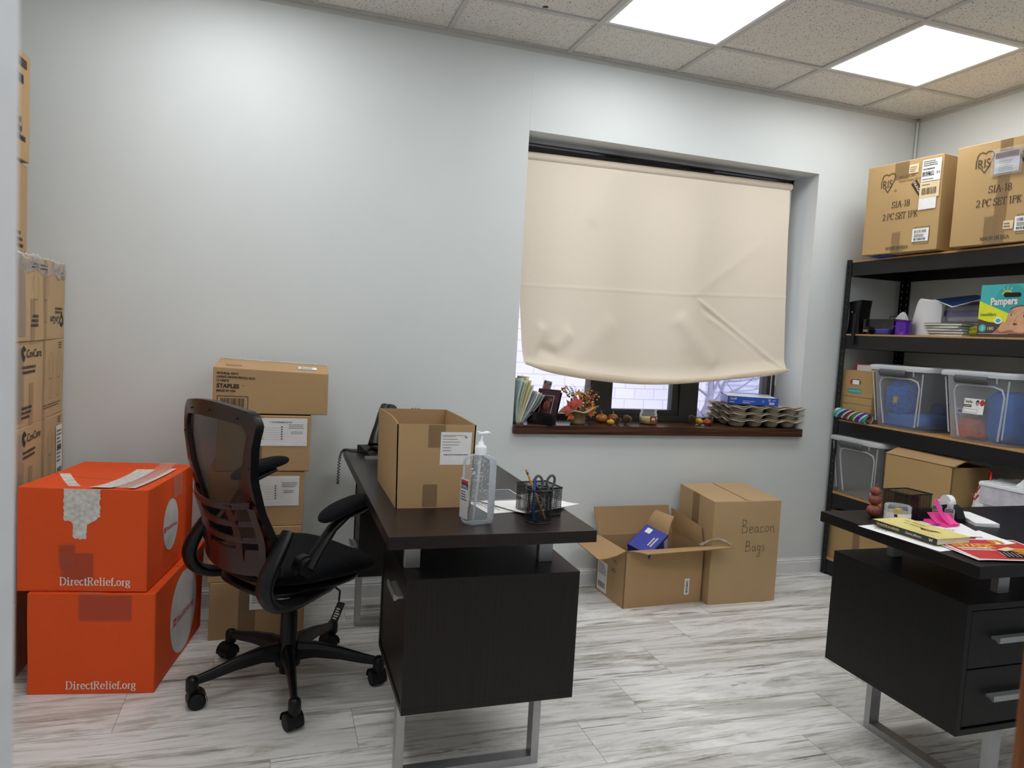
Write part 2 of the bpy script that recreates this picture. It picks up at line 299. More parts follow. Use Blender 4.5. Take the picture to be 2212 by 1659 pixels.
SERIF = {   # advance, strokes
 'I': (.42, [[(.21, 0), (.21, 1)], sf(.21, 0), sf(.21, 1)]),
 'i': (.36, [[(.18, 0), (.18, .66)], sf(.18, 0), [(.05, .63), (.18, .66)], [(.18, .86), (.18, .97)]]),
 'l': (.34, [[(.17, 0), (.17, 1)], sf(.17, 0), [(.04, .97), (.17, 1)]]),
 '1': (.5, [[(.26, 0), (.26, 1)], sf(.26, 0), [(.1, .86), (.26, 1)]]),
 'S': (.62, [arc(.3, .74, .22, .25, 30, 270)+arc(.3, .25, .24, .24, 90, -150), [(.5, .98), (.5, .78)], [(.08, .02), (.08, .24)]]),
 'A': (.74, [[(.06, 0), (.37, 1)], [(.37, 1), (.66, 0)], [(.39, .98), (.68, 0)], [(.18, .36), (.54, .36)], sf(.07, 0, .1), sf(.67, 0, .1)]),
 '-': (.4, [[(.06, .34), (.34, .34)], [(.06, .36), (.34, .36)]]),
 '8': (.56, [arc(.28, .75, .19, .24, 0, 360, 16), arc(.28, .26, .22, .25, 0, 360, 16)]),
 '2': (.56, [arc(.28, .72, .2, .27, 160, -30, 10)+[(.08, .03)], [(.08, .03), (.48, .03), (.5, .16)]]),
 'P': (.62, [[(.14, 0), (.14, 1)], sf(.14, 0), [(.02, 1), (.3, 1)]+arc(.3, .75, .24, .25, 90, -90)+[(.14, .5)]]),
 'R': (.7, [[(.14, 0), (.14, 1)], sf(.14, 0), [(.02, 1), (.3, 1)]+arc(.3, .76, .22, .24, 90, -90)+[(.14, .52)], [(.3, .52), (.56, 0), (.68, 0)]]),
 'C': (.68, [arc(.38, .5, .31, .5, 45, 315, 18), [(.6, .98), (.6, .74)]]),
 'E': (.62, [[(.14, 0), (.14, 1)], [(.02, 1), (.5, 1), (.52, .8)], [(.02, 0), (.52, 0), (.56, .22)], [(.14, .52), (.4, .52)], [(.4, .42), (.4, .62)]]),
 'T': (.62, [[(.31, 0), (.31, 1)], sf(.31, 0), [(.04, .8), (.05, 1), (.57, 1), (.58, .8)]]),
 'K': (.74, [[(.14, 0), (.14, 1)], sf(.14, 0), sf(.14, 1), [(.14, .42), (.56, 1)], [(.28, .58), (.62, 0)], sf(.56, 1, .1), sf(.64, 0, .1)]),
 'M': (.9, [[(.14, 0), (.14, 1)], [(.14, 1), (.45, .08)], [(.45, .08), (.76, 1)], [(.76, 1), (.76, 0)], sf(.14, 0, .1), sf(.77, 0), sf(.1, 1, .08), sf(.8, 1, .08)]),
 'D': (.74, [[(.14, 0), (.14, 1)], [(.02, 1), (.32, 1)]+arc(.32, .5, .33, .5, 90, -90, 14)+[(.02, 0)]]),
 'N': (.76, [[(.14, 0), (.14, 1)], [(.14, 1), (.62, 0)], [(.62, 0), (.62, 1)], sf(.14, 0, .1), sf(.62, 1, .1), sf(.08, 1, .08)]),
 'U': (.74, [[(.14, 1), (.14, .3)]+arc(.37, .3, .23, .3, 180, 360, 10)+[(.6, 1)], sf(.14, 1, .11), sf(.6, 1, .1)]),
 'r': (.42, [[(.15, 0), (.15, .66)], sf(.15, 0), [(.15, .48), (.24, .62), (.36, .64)]]),
 'e': (.52, [[(.08, .38), (.43, .38)]+arc(.26, .35, .19, .33, 10, 315, 14)]),
 'c': (.48, [arc(.27, .34, .2, .33, 50, 315, 14)]),
 'o': (.54, [arc(.27, .34, .2, .33, 0, 360, 16)]),
 't': (.34, [[(.15, .86), (.15, .1), (.22, 0), (.31, .06)], [(.04, .66), (.3, .66)]]),
 'f': (.34, [[(.14, 0), (.14, .82), (.2, .97), (.34, .97)], sf(.14, 0), [(.03, .66), (.28, .66)]]),
 'g': (.5, [arc(.24, .44, .16, .22, 0, 360, 14), [(.36, .6), (.46, .64)], [(.14, .26), (.1, .12), (.36, .06)]+arc(.24, -.12, .2, .16, 60, -240, 12)]),
 '.': (.22, [[(.08, .0), (.08, .09)], [(.12, .0), (.12, .09)]]), ' ': (.3, [])}
class Fr:
    """a flat frame on a thing: origin, unit u, unit v, outward normal"""
    def __init__(s, o, u, v): s.o = Vector(o); s.u = Vector(u).normalized(); s.v = Vector(v).normalized(); s.n = s.u.cross(s.v)
    def p(s, a, b, d=0.0): return s.o+s.u*a+s.v*b+s.n*d
class G:
    def __init__(s): s.v = []; s.f = []; s.m = []; s.sm = []; s.uv = []; s.mats = []; s.M = Matrix.Identity(4); s.has_uv = False
    def mi(s, m):
        m = M[m] if isinstance(m, str) else m
        if m not in s.mats: s.mats.append(m)
        return s.mats.index(m)
    def add(s, vs, fs, mat, smooth=False, uvs=None):
        b = len(s.v); s.v += [tuple(s.M @ Vector(v)) for v in vs]; k = s.mi(mat)
        for i, f in enumerate(fs):
            s.f.append(tuple(b+j for j in f)); s.m.append(k); s.sm.append(smooth); s.uv.append(uvs[i] if uvs else None)
        if uvs: s.has_uv = True
    def box(s, x0, x1, y0, y1, z0, z1, mat):
        vs = [(x, y, z) for z in (z0, z1) for y in (y0, y1) for x in (x0, x1)]
        s.add(vs, [(0, 2, 3, 1), (4, 5, 7, 6), (0, 1, 5, 4), (2, 6, 7, 3), (0, 4, 6, 2), (1, 3, 7, 5)], mat)
    def cbox(s, c, d, mat, rot=None):
        o = s.M
        s.M = s.M @ Matrix.Translation(c) @ (rot or Matrix.Identity(4)); s.box(-d[0]/2, d[0]/2, -d[1]/2, d[1]/2, -d[2]/2, d[2]/2, mat); s.M = o
    def grid(s, fn, nu, nv, mat, cu=False, cv=False, smooth=True, uvs=None, flip=False):
        vs = [fn(i/nu, j/nv) for j in range(nv+(0 if cv else 1)) for i in range(nu+(0 if cu else 1))]
        W = nu+(0 if cu else 1); Hh = nv+(0 if cv else 1); fs = []; uu = []
        for j in range(nv):
            for i in range(nu):
                a, b, c, d = j*W+i, j*W+(i+1) % W, ((j+1) % Hh)*W+(i+1) % W, ((j+1) % Hh)*W+i
                fs.append((a, d, c, b) if flip else (a, b, c, d))
                if uvs:
                    q = [(i/nu*uvs[0], j/nv*uvs[1]), ((i+1)/nu*uvs[0], j/nv*uvs[1]), ((i+1)/nu*uvs[0], (j+1)/nv*uvs[1]), (i/nu*uvs[0], (j+1)/nv*uvs[1])]
                    uu.append([q[0], q[3], q[2], q[1]] if flip else q)
        s.add(vs, fs, mat, smooth, uu if uvs else None)
    def tube(s, path, r, mat, n=8, closed=False, caps=True, sx=1.0, up=None):
        P_ = [Vector(p) for p in path]; N = len(P_); R = r if isinstance(r, (list, tuple)) else [r]*N
        tan = []
        for i in range(N):
            a = P_[(i-1) % N] if (closed or i > 0) else P_[i]; b = P_[(i+1) % N] if (closed or i < N-1) else P_[i]
            tan.append((b-a).normalized())
        ref = Vector(up) if up else (Vector((0, 0, 1)) if abs(tan[0].z) < 0.9 else Vector((1, 0, 0)))
        nrm = (ref-tan[0]*ref.dot(tan[0])).normalized(); vs = []
        for i in range(N):
            if up: nrm = (ref-tan[i]*ref.dot(tan[i])).normalized()
            else: nrm = (nrm-tan[i]*nrm.dot(tan[i])).normalized()
            bn = tan[i].cross(nrm)
            for k in range(n):
                a = 2*PI*k/n+PI/n; vs.append(tuple(P_[i]+nrm*math.cos(a)*R[i]+bn*math.sin(a)*R[i]*sx))
        fs = []
        for i in range(N if closed else N-1):
            j = (i+1) % N
            for k in range(n): fs.append((i*n+k, i*n+(k+1) % n, j*n+(k+1) % n, j*n+k))
        s.add(vs, fs, mat, n > 4)
        if caps and not closed:
            s.add([vs[k] for k in range(n)], [tuple(range(n-1, -1, -1))], mat); s.add([vs[(N-1)*n+k] for k in range(n)], [tuple(range(n))], mat)
    def lathe(s, prof, mat, n=28, c=(0, 0, 0), sx=1.0, sy=1.0, rib=None, smooth=True, uvs=None):
        def fn(u, v):
            k = v*(len(prof)-1); i = min(int(k+1e-6), len(prof)-1); r, z = prof[i]; a = 2*PI*u
            if rib: r = r*rib(a, i/(len(prof)-1))
            return (c[0]+r*math.cos(a)*sx, c[1]+r*math.sin(a)*sy, c[2]+z)
        s.grid(fn, n, len(prof)-1, mat, cu=True, smooth=smooth, uvs=uvs)
    def sphere(s, c, r, mat, n=12, m=8, rib=None, sq=1.0):
        rr = r if isinstance(r, (tuple, list)) else (r, r, r)
        def fn(u, v):
            a = 2*PI*u; t = PI*(v-0.5); ct = math.cos(t)
            k = rib(a, v) if rib else 1.0
            return (c[0]+rr[0]*k*ct*math.cos(a), c[1]+rr[1]*k*ct*math.sin(a), c[2]+rr[2]*math.sin(t)*sq)
        s.grid(fn, n, m, mat, cu=True)
    def prism(s, poly, fr, d0, d1, mat, smooth=False):
        n = len(poly); a = [fr.p(x, y, d0) for x, y in poly]; b = [fr.p(x, y, d1) for x, y in poly]
        s.add(a+b, [tuple(range(n-1, -1, -1)), tuple(range(n, 2*n))], mat); s.add(a+b, [(i, (i+1) % n, n+(i+1) % n, n+i) for i in range(n)], mat, smooth)
    # flat print and labels on a frame
    def rect(s, fr, a0, b0, a1, b1, mat, d=0.0006, sub=1):
        s.grid(lambda u, v: fr.p(a0+(a1-a0)*u, b0+(b1-b0)*v, d), sub, sub, mat, smooth=False)
    def poly(s, fr, pts, mat, d=0.0006): s.add([fr.p(x, y, d) for x, y in pts], [tuple(range(len(pts)))], mat)
    def line(s, fr, pts, w, mat, d=0.0008, contrast=None):
        for (x0, y0), (x1, y1) in zip(pts[:-1], pts[1:]):
            dx, dy = x1-x0, y1-y0; L = math.hypot(dx, dy)
            if L < 1e-9: continue
            ww = w if contrast is None else w*(contrast+(1-contrast)*abs(dy/L)); ww /= 2
            nx, ny = -dy/L*ww, dx/L*ww; ex, ey = dx/L*ww*.5, dy/L*ww*.5
            s.add([fr.p(x0-ex+nx, y0-ey+ny, d), fr.p(x0-ex-nx, y0-ey-ny, d), fr.p(x1+ex-nx, y1+ey-ny, d), fr.p(x1+ex+nx, y1+ey+ny, d)], [(0, 1, 2, 3)], mat)
    def text(s, fr, x, y, st, h, mat, d=0.0008, bold=0.0, align='l', width=None, rot=0.0, res=3):
        vs, fs = glyph_mesh(st, bold, res)
        if not vs: return
        x0 = min(v[0] for v in vs); x1 = max(v[0] for v in vs); k = h/0.72; kx = k
        if width: kx = width/(x1-x0)
        w = (x1-x0)*kx; ox = x-(w/2 if align == 'c' else w if align == 'r' else 0)
        c_, s_ = math.cos(rot), math.sin(rot); out = []
        for a, b in vs:
            px, py = (a-x0)*kx, b*k; out.append(fr.p(ox+px*c_-py*s_, y+px*s_+py*c_, d))
        s.add(out, fs, mat)
    def serif(s, fr, x, y, st, h, mat, d=0.0008, w=0.13, align='l', width=None):
        adv = sum(SERIF[c][0] for c in st); kx = (width/adv) if width else h; x -= adv*kx/2 if align == 'c' else 0
        for c in st:
            for k, ln in enumerate(SERIF[c][1]): s.line(fr, [(x+a*kx, y+b*h) for a, b in ln], w*h, mat, d+k*0.00003, 0.38)
            x += SERIF[c][0]*kx
    def bars(s, fr, x, y, w, h, mat, seed=1, n=26, d=0.0009):
        r = random.Random(seed); t = 0.0; ws = [r.choice((1, 1, 2, 3)) for _ in range(2*n)]; k = w/sum(ws)
        for i, q in enumerate(ws):
            if i % 2 == 0: s.rect(fr, x+t*k, y, x+(t+q*0.9)*k, y+h, mat, d)
            t += q
    def smalltext(s, fr, x, y, w, h, rows, mat, seed=1, d=0.0009, fill=0.5, sizes=(.6, 1.0)):
        """lines of print too small to read in the photograph: short word-length dashes"""
        r = random.Random(seed)
        for i in range(rows):
            yy = y+h-(i+0.75)*h/rows; xx = x; L = w*r.uniform(*sizes)
            while xx < x+L:
                q = r.uniform(0.03, 0.09)*w*0.9; s.rect(fr, xx, yy, min(xx+q, x+L), yy+h/rows*fill, mat, d); xx += q+0.018*w
    def build(s, name, parent=None, bevel=0.0, seg=2, solid=0.0, subsurf=0, deform=None, shade=None, loc=None, rz=0.0):
        me = bpy.data.meshes.new(name); vs = [tuple(deform(Vector(v))) for v in s.v] if deform else s.v
        me.from_pydata(vs, [], s.f); me.update()
        for m in s.mats: me.materials.append(m)
        me.polygons.foreach_set('material_index', s.m); me.polygons.foreach_set('use_smooth', s.sm if shade is None else [shade]*len(s.f))
        if s.has_uv:
            ul = me.uv_layers.new(name='UVMap')
            for p, q in zip(me.polygons, s.uv):
                if q:
                    for li, c in zip(p.loop_indices, q): ul.data[li].uv = c
        o = bpy.data.objects.new(name, me); C.objects.link(o)
        if solid: md = o.modifiers.new('Solidify', 'SOLIDIFY'); md.thickness = solid; md.offset = 0
        if bevel:
            md = o.modifiers.new('Bevel', 'BEVEL'); md.width = bevel; md.segments = seg; md.limit_method = 'ANGLE'; md.angle_limit = math.radians(40)
        if subsurf: md = o.modifiers.new('Subsurf', 'SUBSURF'); md.levels = md.render_levels = subsurf
        if parent: o.parent = parent
        if loc: o.location = loc
        if rz: o.rotation_euler = (0, 0, rz)
        return o
def tag(o, label, cat, group=None, kind=None):
    o['label'] = label
    if cat: o['category'] = cat
    if group: o['group'] = group
    if kind: o['kind'] = kind
    return o
def thing(name, label, cat, loc=(0, 0, 0), rz=0.0, group=None, rot=None):
    o = bpy.data.objects.new(name, None); C.objects.link(o); o.empty_display_size = 0.05
    o.location = loc; o.rotation_euler = rot or (0, 0, rz); return tag(o, label, cat, group)
def struct(name, g, label, cat, **k):
    o = g.build(name, **k); o['kind'] = 'structure'; o['label'] = label; o['category'] = cat; return o
def copy_thing(o, label, loc=None, rz=None, rot=None):
    c = o.copy(); C.objects.link(c); c['label'] = label
    if loc: c.location = loc
    if rz is not None: c.rotation_euler = (0, 0, rz)
    if rot: c.rotation_euler = rot
    for ch in list(o.children):
        d = ch.copy(); C.objects.link(d); d.parent = c
        for g in list(ch.children): e = g.copy(); C.objects.link(e); e.parent = d
    return c
#@@ROOM
XL, XR, YF, YB = -2.03, 2.871, -2.94, -4.6
g = G(); g.box(XL-.1, XR+.1, YB-.1, 0.0, -0.12, 0, 'floor'); struct('floor', g, 'grey weathered wood look plank floor tiles', 'floor')
WX0, WX1, WZ0, WZ1, WD = 0.43, 2.19, 0.815, 2.330, 0.33
g = G()
xs = [XL-.12, WX0, WX1, XR+.12]; zs = [0, WZ0, WZ1, H+.1]
for i in range(3):
    for j in range(3):
        if i == 1 and j == 1: continue
        g.add([(xs[i], 0, zs[j]), (xs[i+1], 0, zs[j]), (xs[i+1], 0, zs[j+1]), (xs[i], 0, zs[j+1])], [(0, 1, 2, 3)], 'wall')
        g.add([(xs[i], WD, zs[j]), (xs[i+1], WD, zs[j]), (xs[i+1], WD, zs[j+1]), (xs[i], WD, zs[j+1])], [(3, 2, 1, 0)], 'wall')
r = [(WX0, WZ0), (WX1, WZ0), (WX1, WZ1), (WX0, WZ1)]
for k in range(4):
    a, b = r[k], r[(k+1) % 4]; g.add([(a[0], 0, a[1]), (a[0], WD, a[1]), (b[0], WD, b[1]), (b[0], 0, b[1])], [(0, 1, 2, 3)], 'wall')
wbk = struct('wall_back', g, 'pale grey painted wall with a deep window recess', 'wall')
g = G(); g.tube([(.431, .0002, 2.335), (.433, .0002, 2.52), (.430, .0002, 2.70)], .0011, 'wall', 5); g.build('plaster_seam', wbk)
g = G(); g.box(XR, XR+.12, YB, 0.0, 0, H+.1, 'wall'); struct('wall_right', g, 'pale grey wall behind the black shelving', 'wall')
g = G(); g.box(XL-.12, XL, YB, 0.0, 0, H+.1, 'wall'); struct('wall_left', g, 'pale grey wall behind the tall carton stack', 'wall')
DX0, DX1 = -0.878, 0.014
g = G(); g.box(XL, DX0, YF-.12, YF, 0, H+.1, 'jamb'); g.box(DX1+.045, XR, YF-.12, YF, 0, H+.1, 'jamb'); g.box(DX0, DX1+.045, YF-.12, YF, 2.25, H+.1, 'jamb')
struct('wall_front', g, 'white painted doorway wall, out of focus at the left edge', 'wall')
g = G(); g.box(XL, XR, YB-.1, YB, 0, H+.1, 'wall'); struct('wall_corridor', g, 'grey corridor wall', 'wall')
g = G(); g.box(DX1+.002, DX1+.042, YF-.93, YF-.002, 0.01, 2.04, 'tan_wood'); d = struct('door_1', g, 'brown wooden door edge, blurred in the lower right corner', 'door', bevel=.002)
g = G(); g.sphere((DX1-.03, YF-.86, 1.0), .027, 'silver'); g.tube([(DX1+.004, YF-.86, 1.0), (DX1-.03, YF-.86, 1.0)], .011, 'silver'); g.build('door_handle', d)
# ceiling: acoustic tiles in a 2 ft grid, panels let into it
GS = 0.6096; Y0 = -0.384
LIGHTS = [(-2, 1), (1, 1), (3, 1), (-2, 3), (0, 4), (2, 4), (-1, 6), (1, 6)]
g = G(); b = G()
ex = [XL]+[GS*i for i in range(-3, 5)]+[XR]; ey = [0.0]+[Y0-GS*k for k in range(0, 7)]+[YB]
for i in range(len(ex)-1):
    for j in range(len(ey)-1):
        ci = round(ex[i]/GS) if i > 0 else -4
        if (ci, j) in LIGHTS: continue
        zt = H+.007
        g.add([(ex[i], ey[j+1], zt), (ex[i], ey[j], zt), (ex[i+1], ey[j], zt), (ex[i+1], ey[j+1], zt)], [(0, 1, 2, 3)], 'tile')
g.box(XL, XR, YB, 0, H+.09, H+.1, 'tile')
cl = struct('ceiling', g, 'suspended ceiling of speckled acoustic tiles', 'ceiling')
g = G(); g.add([(.318, -.418, H+.0062), (.334, -.430, H+.0062), (.346, -.420, H+.0062), (.344, -.408, H+.0062), (.328, -.404, H+.0062), (.320, -.409, H+.0062)], [(0, 1, 2, 3, 4, 5)], 'black'); g.build('tile_hole', cl)
for x in ex[1:-1]: b.box(x-.012, x+.012, YB, 0, H-.001, H+.006, 'tbar')
for y in ey[1:-1]: b.box(XL, XR, y-.012, y+.012, H-.0005, H+.0065, 'tbar')
struct('trim_1', b, 'off-white ceiling grid bars', 'trim')
g = G(); g.box(XL, XR, -.022, 0, H-.003, H+.006, 'tbar'); g.box(XL, XR, -.003, 0, H-.022, H, 'tbar'); g.box(XR-.022, XR, YF, 0, H-.003, H+.006, 'tbar'); g.box(XR-.003, XR, YF, 0, H-.022, H, 'tbar')
struct('trim_2', g, 'wall angle where ceiling meets wall', 'trim')
g = G(); g.tube([(XR-.012, -.012, .09), (XR-.012, -.012, H-.02)], .007, 'wall', 6); struct('trim_3', g, 'slim corner bead in the right corner', 'trim')
def base(name, p0, p1, inward):
    g = G(); prof = [(0, 0), (.013, 0), (.013, .062), (.010, .067), (.011, .074), (.006, .080), (.004, .088), (0, .088)]
    a, b2 = Vector(p0), Vector(p1); nn = Vector(inward)
    vs = [tuple(q+nn*d+Vector((0, 0, z))) for q in (a, b2) for d, z in prof]; n = len(prof)
    g.add(vs, [(i, i+1, n+i+1, n+i) for i in range(n-1)]+[tuple(range(n)), tuple(range(2*n-1, n-1, -1))], 'white_trim')
    struct(name, g, 'white moulded baseboard', 'baseboard')
base('baseboard_back', (XL, 0, 0), (XR, 0, 0), (0, -1, 0)); base('baseboard_right', (XR, 0, 0), (XR, YF, 0), (-1, 0, 0)); base('baseboard_left', (XL, YF, 0), (XL, 0, 0), (1, 0, 0))
lab = {(1, 1): 'square LED ceiling panel cut off by the top edge of the photo', (3, 1): 'square LED ceiling panel nearest the right hand corner'}
for i, j in LIGHTS:
    x0, y1 = GS*i, Y0-GS*(j-1); x1, y0 = x0+GS, y1-GS
    t = thing('ceiling_light', lab.get((i, j), 'square LED ceiling panel outside the photo'), 'ceiling light', ((x0+x1)/2, (y0+y1)/2, H), group='LED ceiling panels' if (i, j) not in lab else 'LED ceiling panels in view')
    h = GS/2-.012; q = h-.018; g = G()
    for a in ((-h, h, -h, -q), (-h, h, q, h), (-h, -q, -q, q), (q, h, -q, q)): g.box(a[0], a[1], a[2], a[3], 0.000, .02, 'white_trim')
    g.build('frame', t); g = G(); g.box(-q, q, -q, q, .004, .016, 'led'); g.build('diffuser', t)
# ---------------------------------------------------------------- window
w1 = thing('window_1', 'dark bronze three pane window above the walnut sill', 'window', (0, 0, 0)); w1['kind'] = 'structure'
g = G(); F0, F1 = .235, .31; zb = .861
for a in ((WX0, .50, zb, WZ1), (.955, 1.062, zb, WZ1), (1.532, 1.655, zb, WZ1), (2.132, WX1, zb, WZ1), (.50, .955, zb, .893), (1.062, 1.532, zb, .895), (1.655, 2.132, zb, .887), (.50, .955, WZ1-.06, WZ1), (1.062, 1.532, WZ1-.06, WZ1), (1.655, 2.132, WZ1-.06, WZ1)):
    g.box(a[0], a[1], F0, F1, a[2], a[3], 'bronze')
g.build('window_frame', w1, bevel=.002)
g = G()
for a in ((1.062, 1.100, .895, WZ1-.06), (1.488, 1.532, .895, WZ1-.06), (1.10, 1.488, .895, .925), (1.10, 1.488, WZ1-.1, WZ1-.06)): g.box(a[0], a[1], F0+.012, F1-.01, a[2], a[3], 'bronze')
g.build('sash', w1, bevel=.003)
g = G()
for x0, x1, z0 in ((.50, .955, .893), (1.10, 1.488, .925), (1.655, 2.132, .887)): g.box(x0, x1, .275, .279, z0, WZ1-.06, 'pane')
g.build('pane', w1)
g = G(); g.box(WX0+.001, WX1+.012, -.028, F0+.01, .815, .861, 'sill'); g.build('window_sill', w1, bevel=.0015)
g = G(); g.box(WX0+.02, WX0+.024, F0-.004, F0, .87, WZ1-.01, 'whiteplastic'); g.box(WX1-.034, WX1-.030, F0-.006, F0, .87, WZ1-.01, 'whiteplastic'); g.build('caulk_line', w1)
# outside: painted block wall, paler house and a bare tree beyond it
t = G(); t.box(-4, 7.45, 9.0, 9.3, -2.5, 6, 'block'); t = t.build('block_building', loc=(0, 0, 0)); tag(t, 'white painted block wall seen through the window panes', 'building')
h = thing('neighbour_house', 'pale house with slatted siding beyond the bare tree', 'building', (9.5, 13.0, -2.5))
g = G(); g.box(-4, 6, 0, 3, 0, 7, 'siding')
for k in range(30): g.box(-4.02, 6, -.03, 0, .2*k, .2*k+.012, 'winglass')
g.build('wall', h)
for x in (-2.7, -1.4): g = G(); g.box(x, x+.8, -.05, 0, 2.6, 3.9, 'winglass'); g.box(x-.06, x+.86, -.07, -.02, 3.9, 3.98, 'white'); g.box(x-.06, x+.86, -.07, -.02, 2.5, 2.6, 'white'); g.build('far_window', h)
tr = thing('bare_tree', 'leafless tree with haze painted into its bark colour, behind the right window pane', 'tree', (6.75, 8.0, -2.5))
rnd = random.Random(5); g = G()
def branch(p, d, r, L, dep):
    n = 5; pts = [p]; rr = [r]
    for i in range(n):
        d = (d+Vector((rnd.uniform(-.22, .22), rnd.uniform(-.2, .2), rnd.uniform(-.08, .16)))).normalized(); pts.append(pts[-1]+d*L/n); rr.append(r*(1-.5*(i+1)/n))
    g.tube(pts, rr, 'bark', 6)
    if dep:
        for k in range(4 if dep > 2 else 3):
            i = rnd.randint(2, n); ax = Vector((rnd.uniform(-1, 1), rnd.uniform(-.7, .7), rnd.uniform(-.2, .8))).normalized()
            branch(pts[i], (d*.45+ax).normalized(), rr[i]*.62, L*.7, dep-1)
branch(Vector((0, 0, 0)), Vector((.02, 0, 1)), .10, 2.6, 0); branch(Vector((.05, 0, 2.55)), Vector((.25, 0, 1)), .075, 1.0, 4); branch(Vector((.05, 0, 2.5)), Vector((.9, .1, .8)), .06, 1.0, 4); branch(Vector((.05, 0, 2.4)), Vector((-.6, .1, .9)), .045, .8, 3)
g.build('trunk_and_branches', tr)
g = G(); g.box(-20, 24, .6, 30, -2.7, -2.5, 'asphalt'); struct('ground_outside', g, 'pale pavement outside', 'ground')
# ---------------------------------------------------------------- roller blind
bl = thing('roller_blind', 'beige vinyl roller blind, pulled most of the way down with a crooked curled hem', 'blind', (0, 0, 0))
RL, RR = Vector((.45, .13, 2.236)), Vector((2.103, .13, 2.264))
g = G(); g.tube([RL, RR], .024, 'blind', 20); g.build('roller_tube', bl)
g = G(); g.box(.44, 2.125, .125, .160, 2.298, 2.306, 'black'); g.box(.436, .446, .11, .16, 2.21, 2.306, 'black'); g.box(2.107, 2.112, .115, .16, 2.245, 2.306, 'black'); g.build('bracket', bl, bevel=.001)
def hemz(u): return 1.178-.078*math.sin(PI*min(1, (u*.97)**.85))+.028*u+.004*math.sin(9*u)
def ridge(x, z, x0, z0, x1, z1, w, amp):
    dx, dz = x1-x0, z1-z0; L2 = dx*dx+dz*dz; t = ((x-x0)*dx+(z-z0)*dz)/L2; tt = max(0, min(1, t))
    d = math.hypot(x-(x0+tt*dx), z-(z0+tt*dz)); return amp*math.exp(-(d/w)**2)*(1 if 0 <= t <= 1 else math.exp(-((t-tt)*math.sqrt(L2)/.04)**2))
def blindf(u, v):
    xl = .452+.05*max(0, v-.55)/.45; xr = 2.085+.045*v; x = xl+(xr-xl)*u
    zt = 2.215+.028*u; zb_ = hemz(u); vv = min(v/.93, 1); z = zt+(zb_-zt)*vv; y = .108-.02*vv*vv
    wz = vv
    y -= ridge(x, z, 1.53, 1.565, 2.10, 1.215, .010, .007)+ridge(x, z, 1.56, 1.52, 2.08, 1.20, .012, -.004)+ridge(x, z, 1.60, 1.47, 2.02, 1.25, .015, .004)
    y -= ridge(x, z, .45, 1.575, 1.5, 1.595, .005, .003)+ridge(x, z, 1.5, 1.597, 2.13, 1.625, .005, .003)
    y -= ridge(x, z, .54, 1.23, .585, 1.35, .035, .013)+ridge(x, z, .67, 1.27, .74, 1.33, .038, .012)+ridge(x, z, .60, 1.25, .66, 1.23, .028, -.014)+ridge(x, z, .585, 1.35, .72, 1.36, .05, .005)
    y -= ridge(x, z, .95, 2.2, .86, 1.95, .05, .006)+ridge(x, z, 1.50, 2.2, 1.45, 1.3, .05, .004)+ridge(x, z, 1.42, 1.45, 1.62, 1.22, .05, .012)+ridge(x, z, .98, 1.4, .75, 1.15, .05, .008)+ridge(x, z, 1.9, 1.9, 1.5, 1.6, .03, .003)
    y += .004*noise.noise(Vector((x*3, z*2.2, 3)))*wz+.0006*noise.noise(Vector((x*4, z*26, 7)))*wz
    if vv > .93:   # bellying out over the hem
        k = (vv-.93)/.07; y -= .030*k*k
    if v > .93:    # the hem curls up towards the room
        k = (v-.93)/.07; a = k*PI*1.15; R_ = .017+.004*math.sin(7*u); pin = 1-.55*math.exp(-((u)/.05)**2)-.55*math.exp(-((1-u)/.05)**2)
        y -= R_*(1-math.cos(a))*pin; z += -R_*math.sin(a)*1.4*pin
        y -= .004*noise.noise(Vector((x*14, k*2, 9)))
    return (x, y, z)
g = G(); g.grid(blindf, 190, 150, 'blind'); g.build('blind_fabric', bl)
g = G(); g.tube([(2.118, .14, 2.28), (2.119, .14, 1.10)], .0016, 'whiteplastic', 5); g.tube([(2.124, .155, 2.28), (2.125, .155, 1.10)], .0016, 'whiteplastic', 5); g.build('pull_chain', bl)
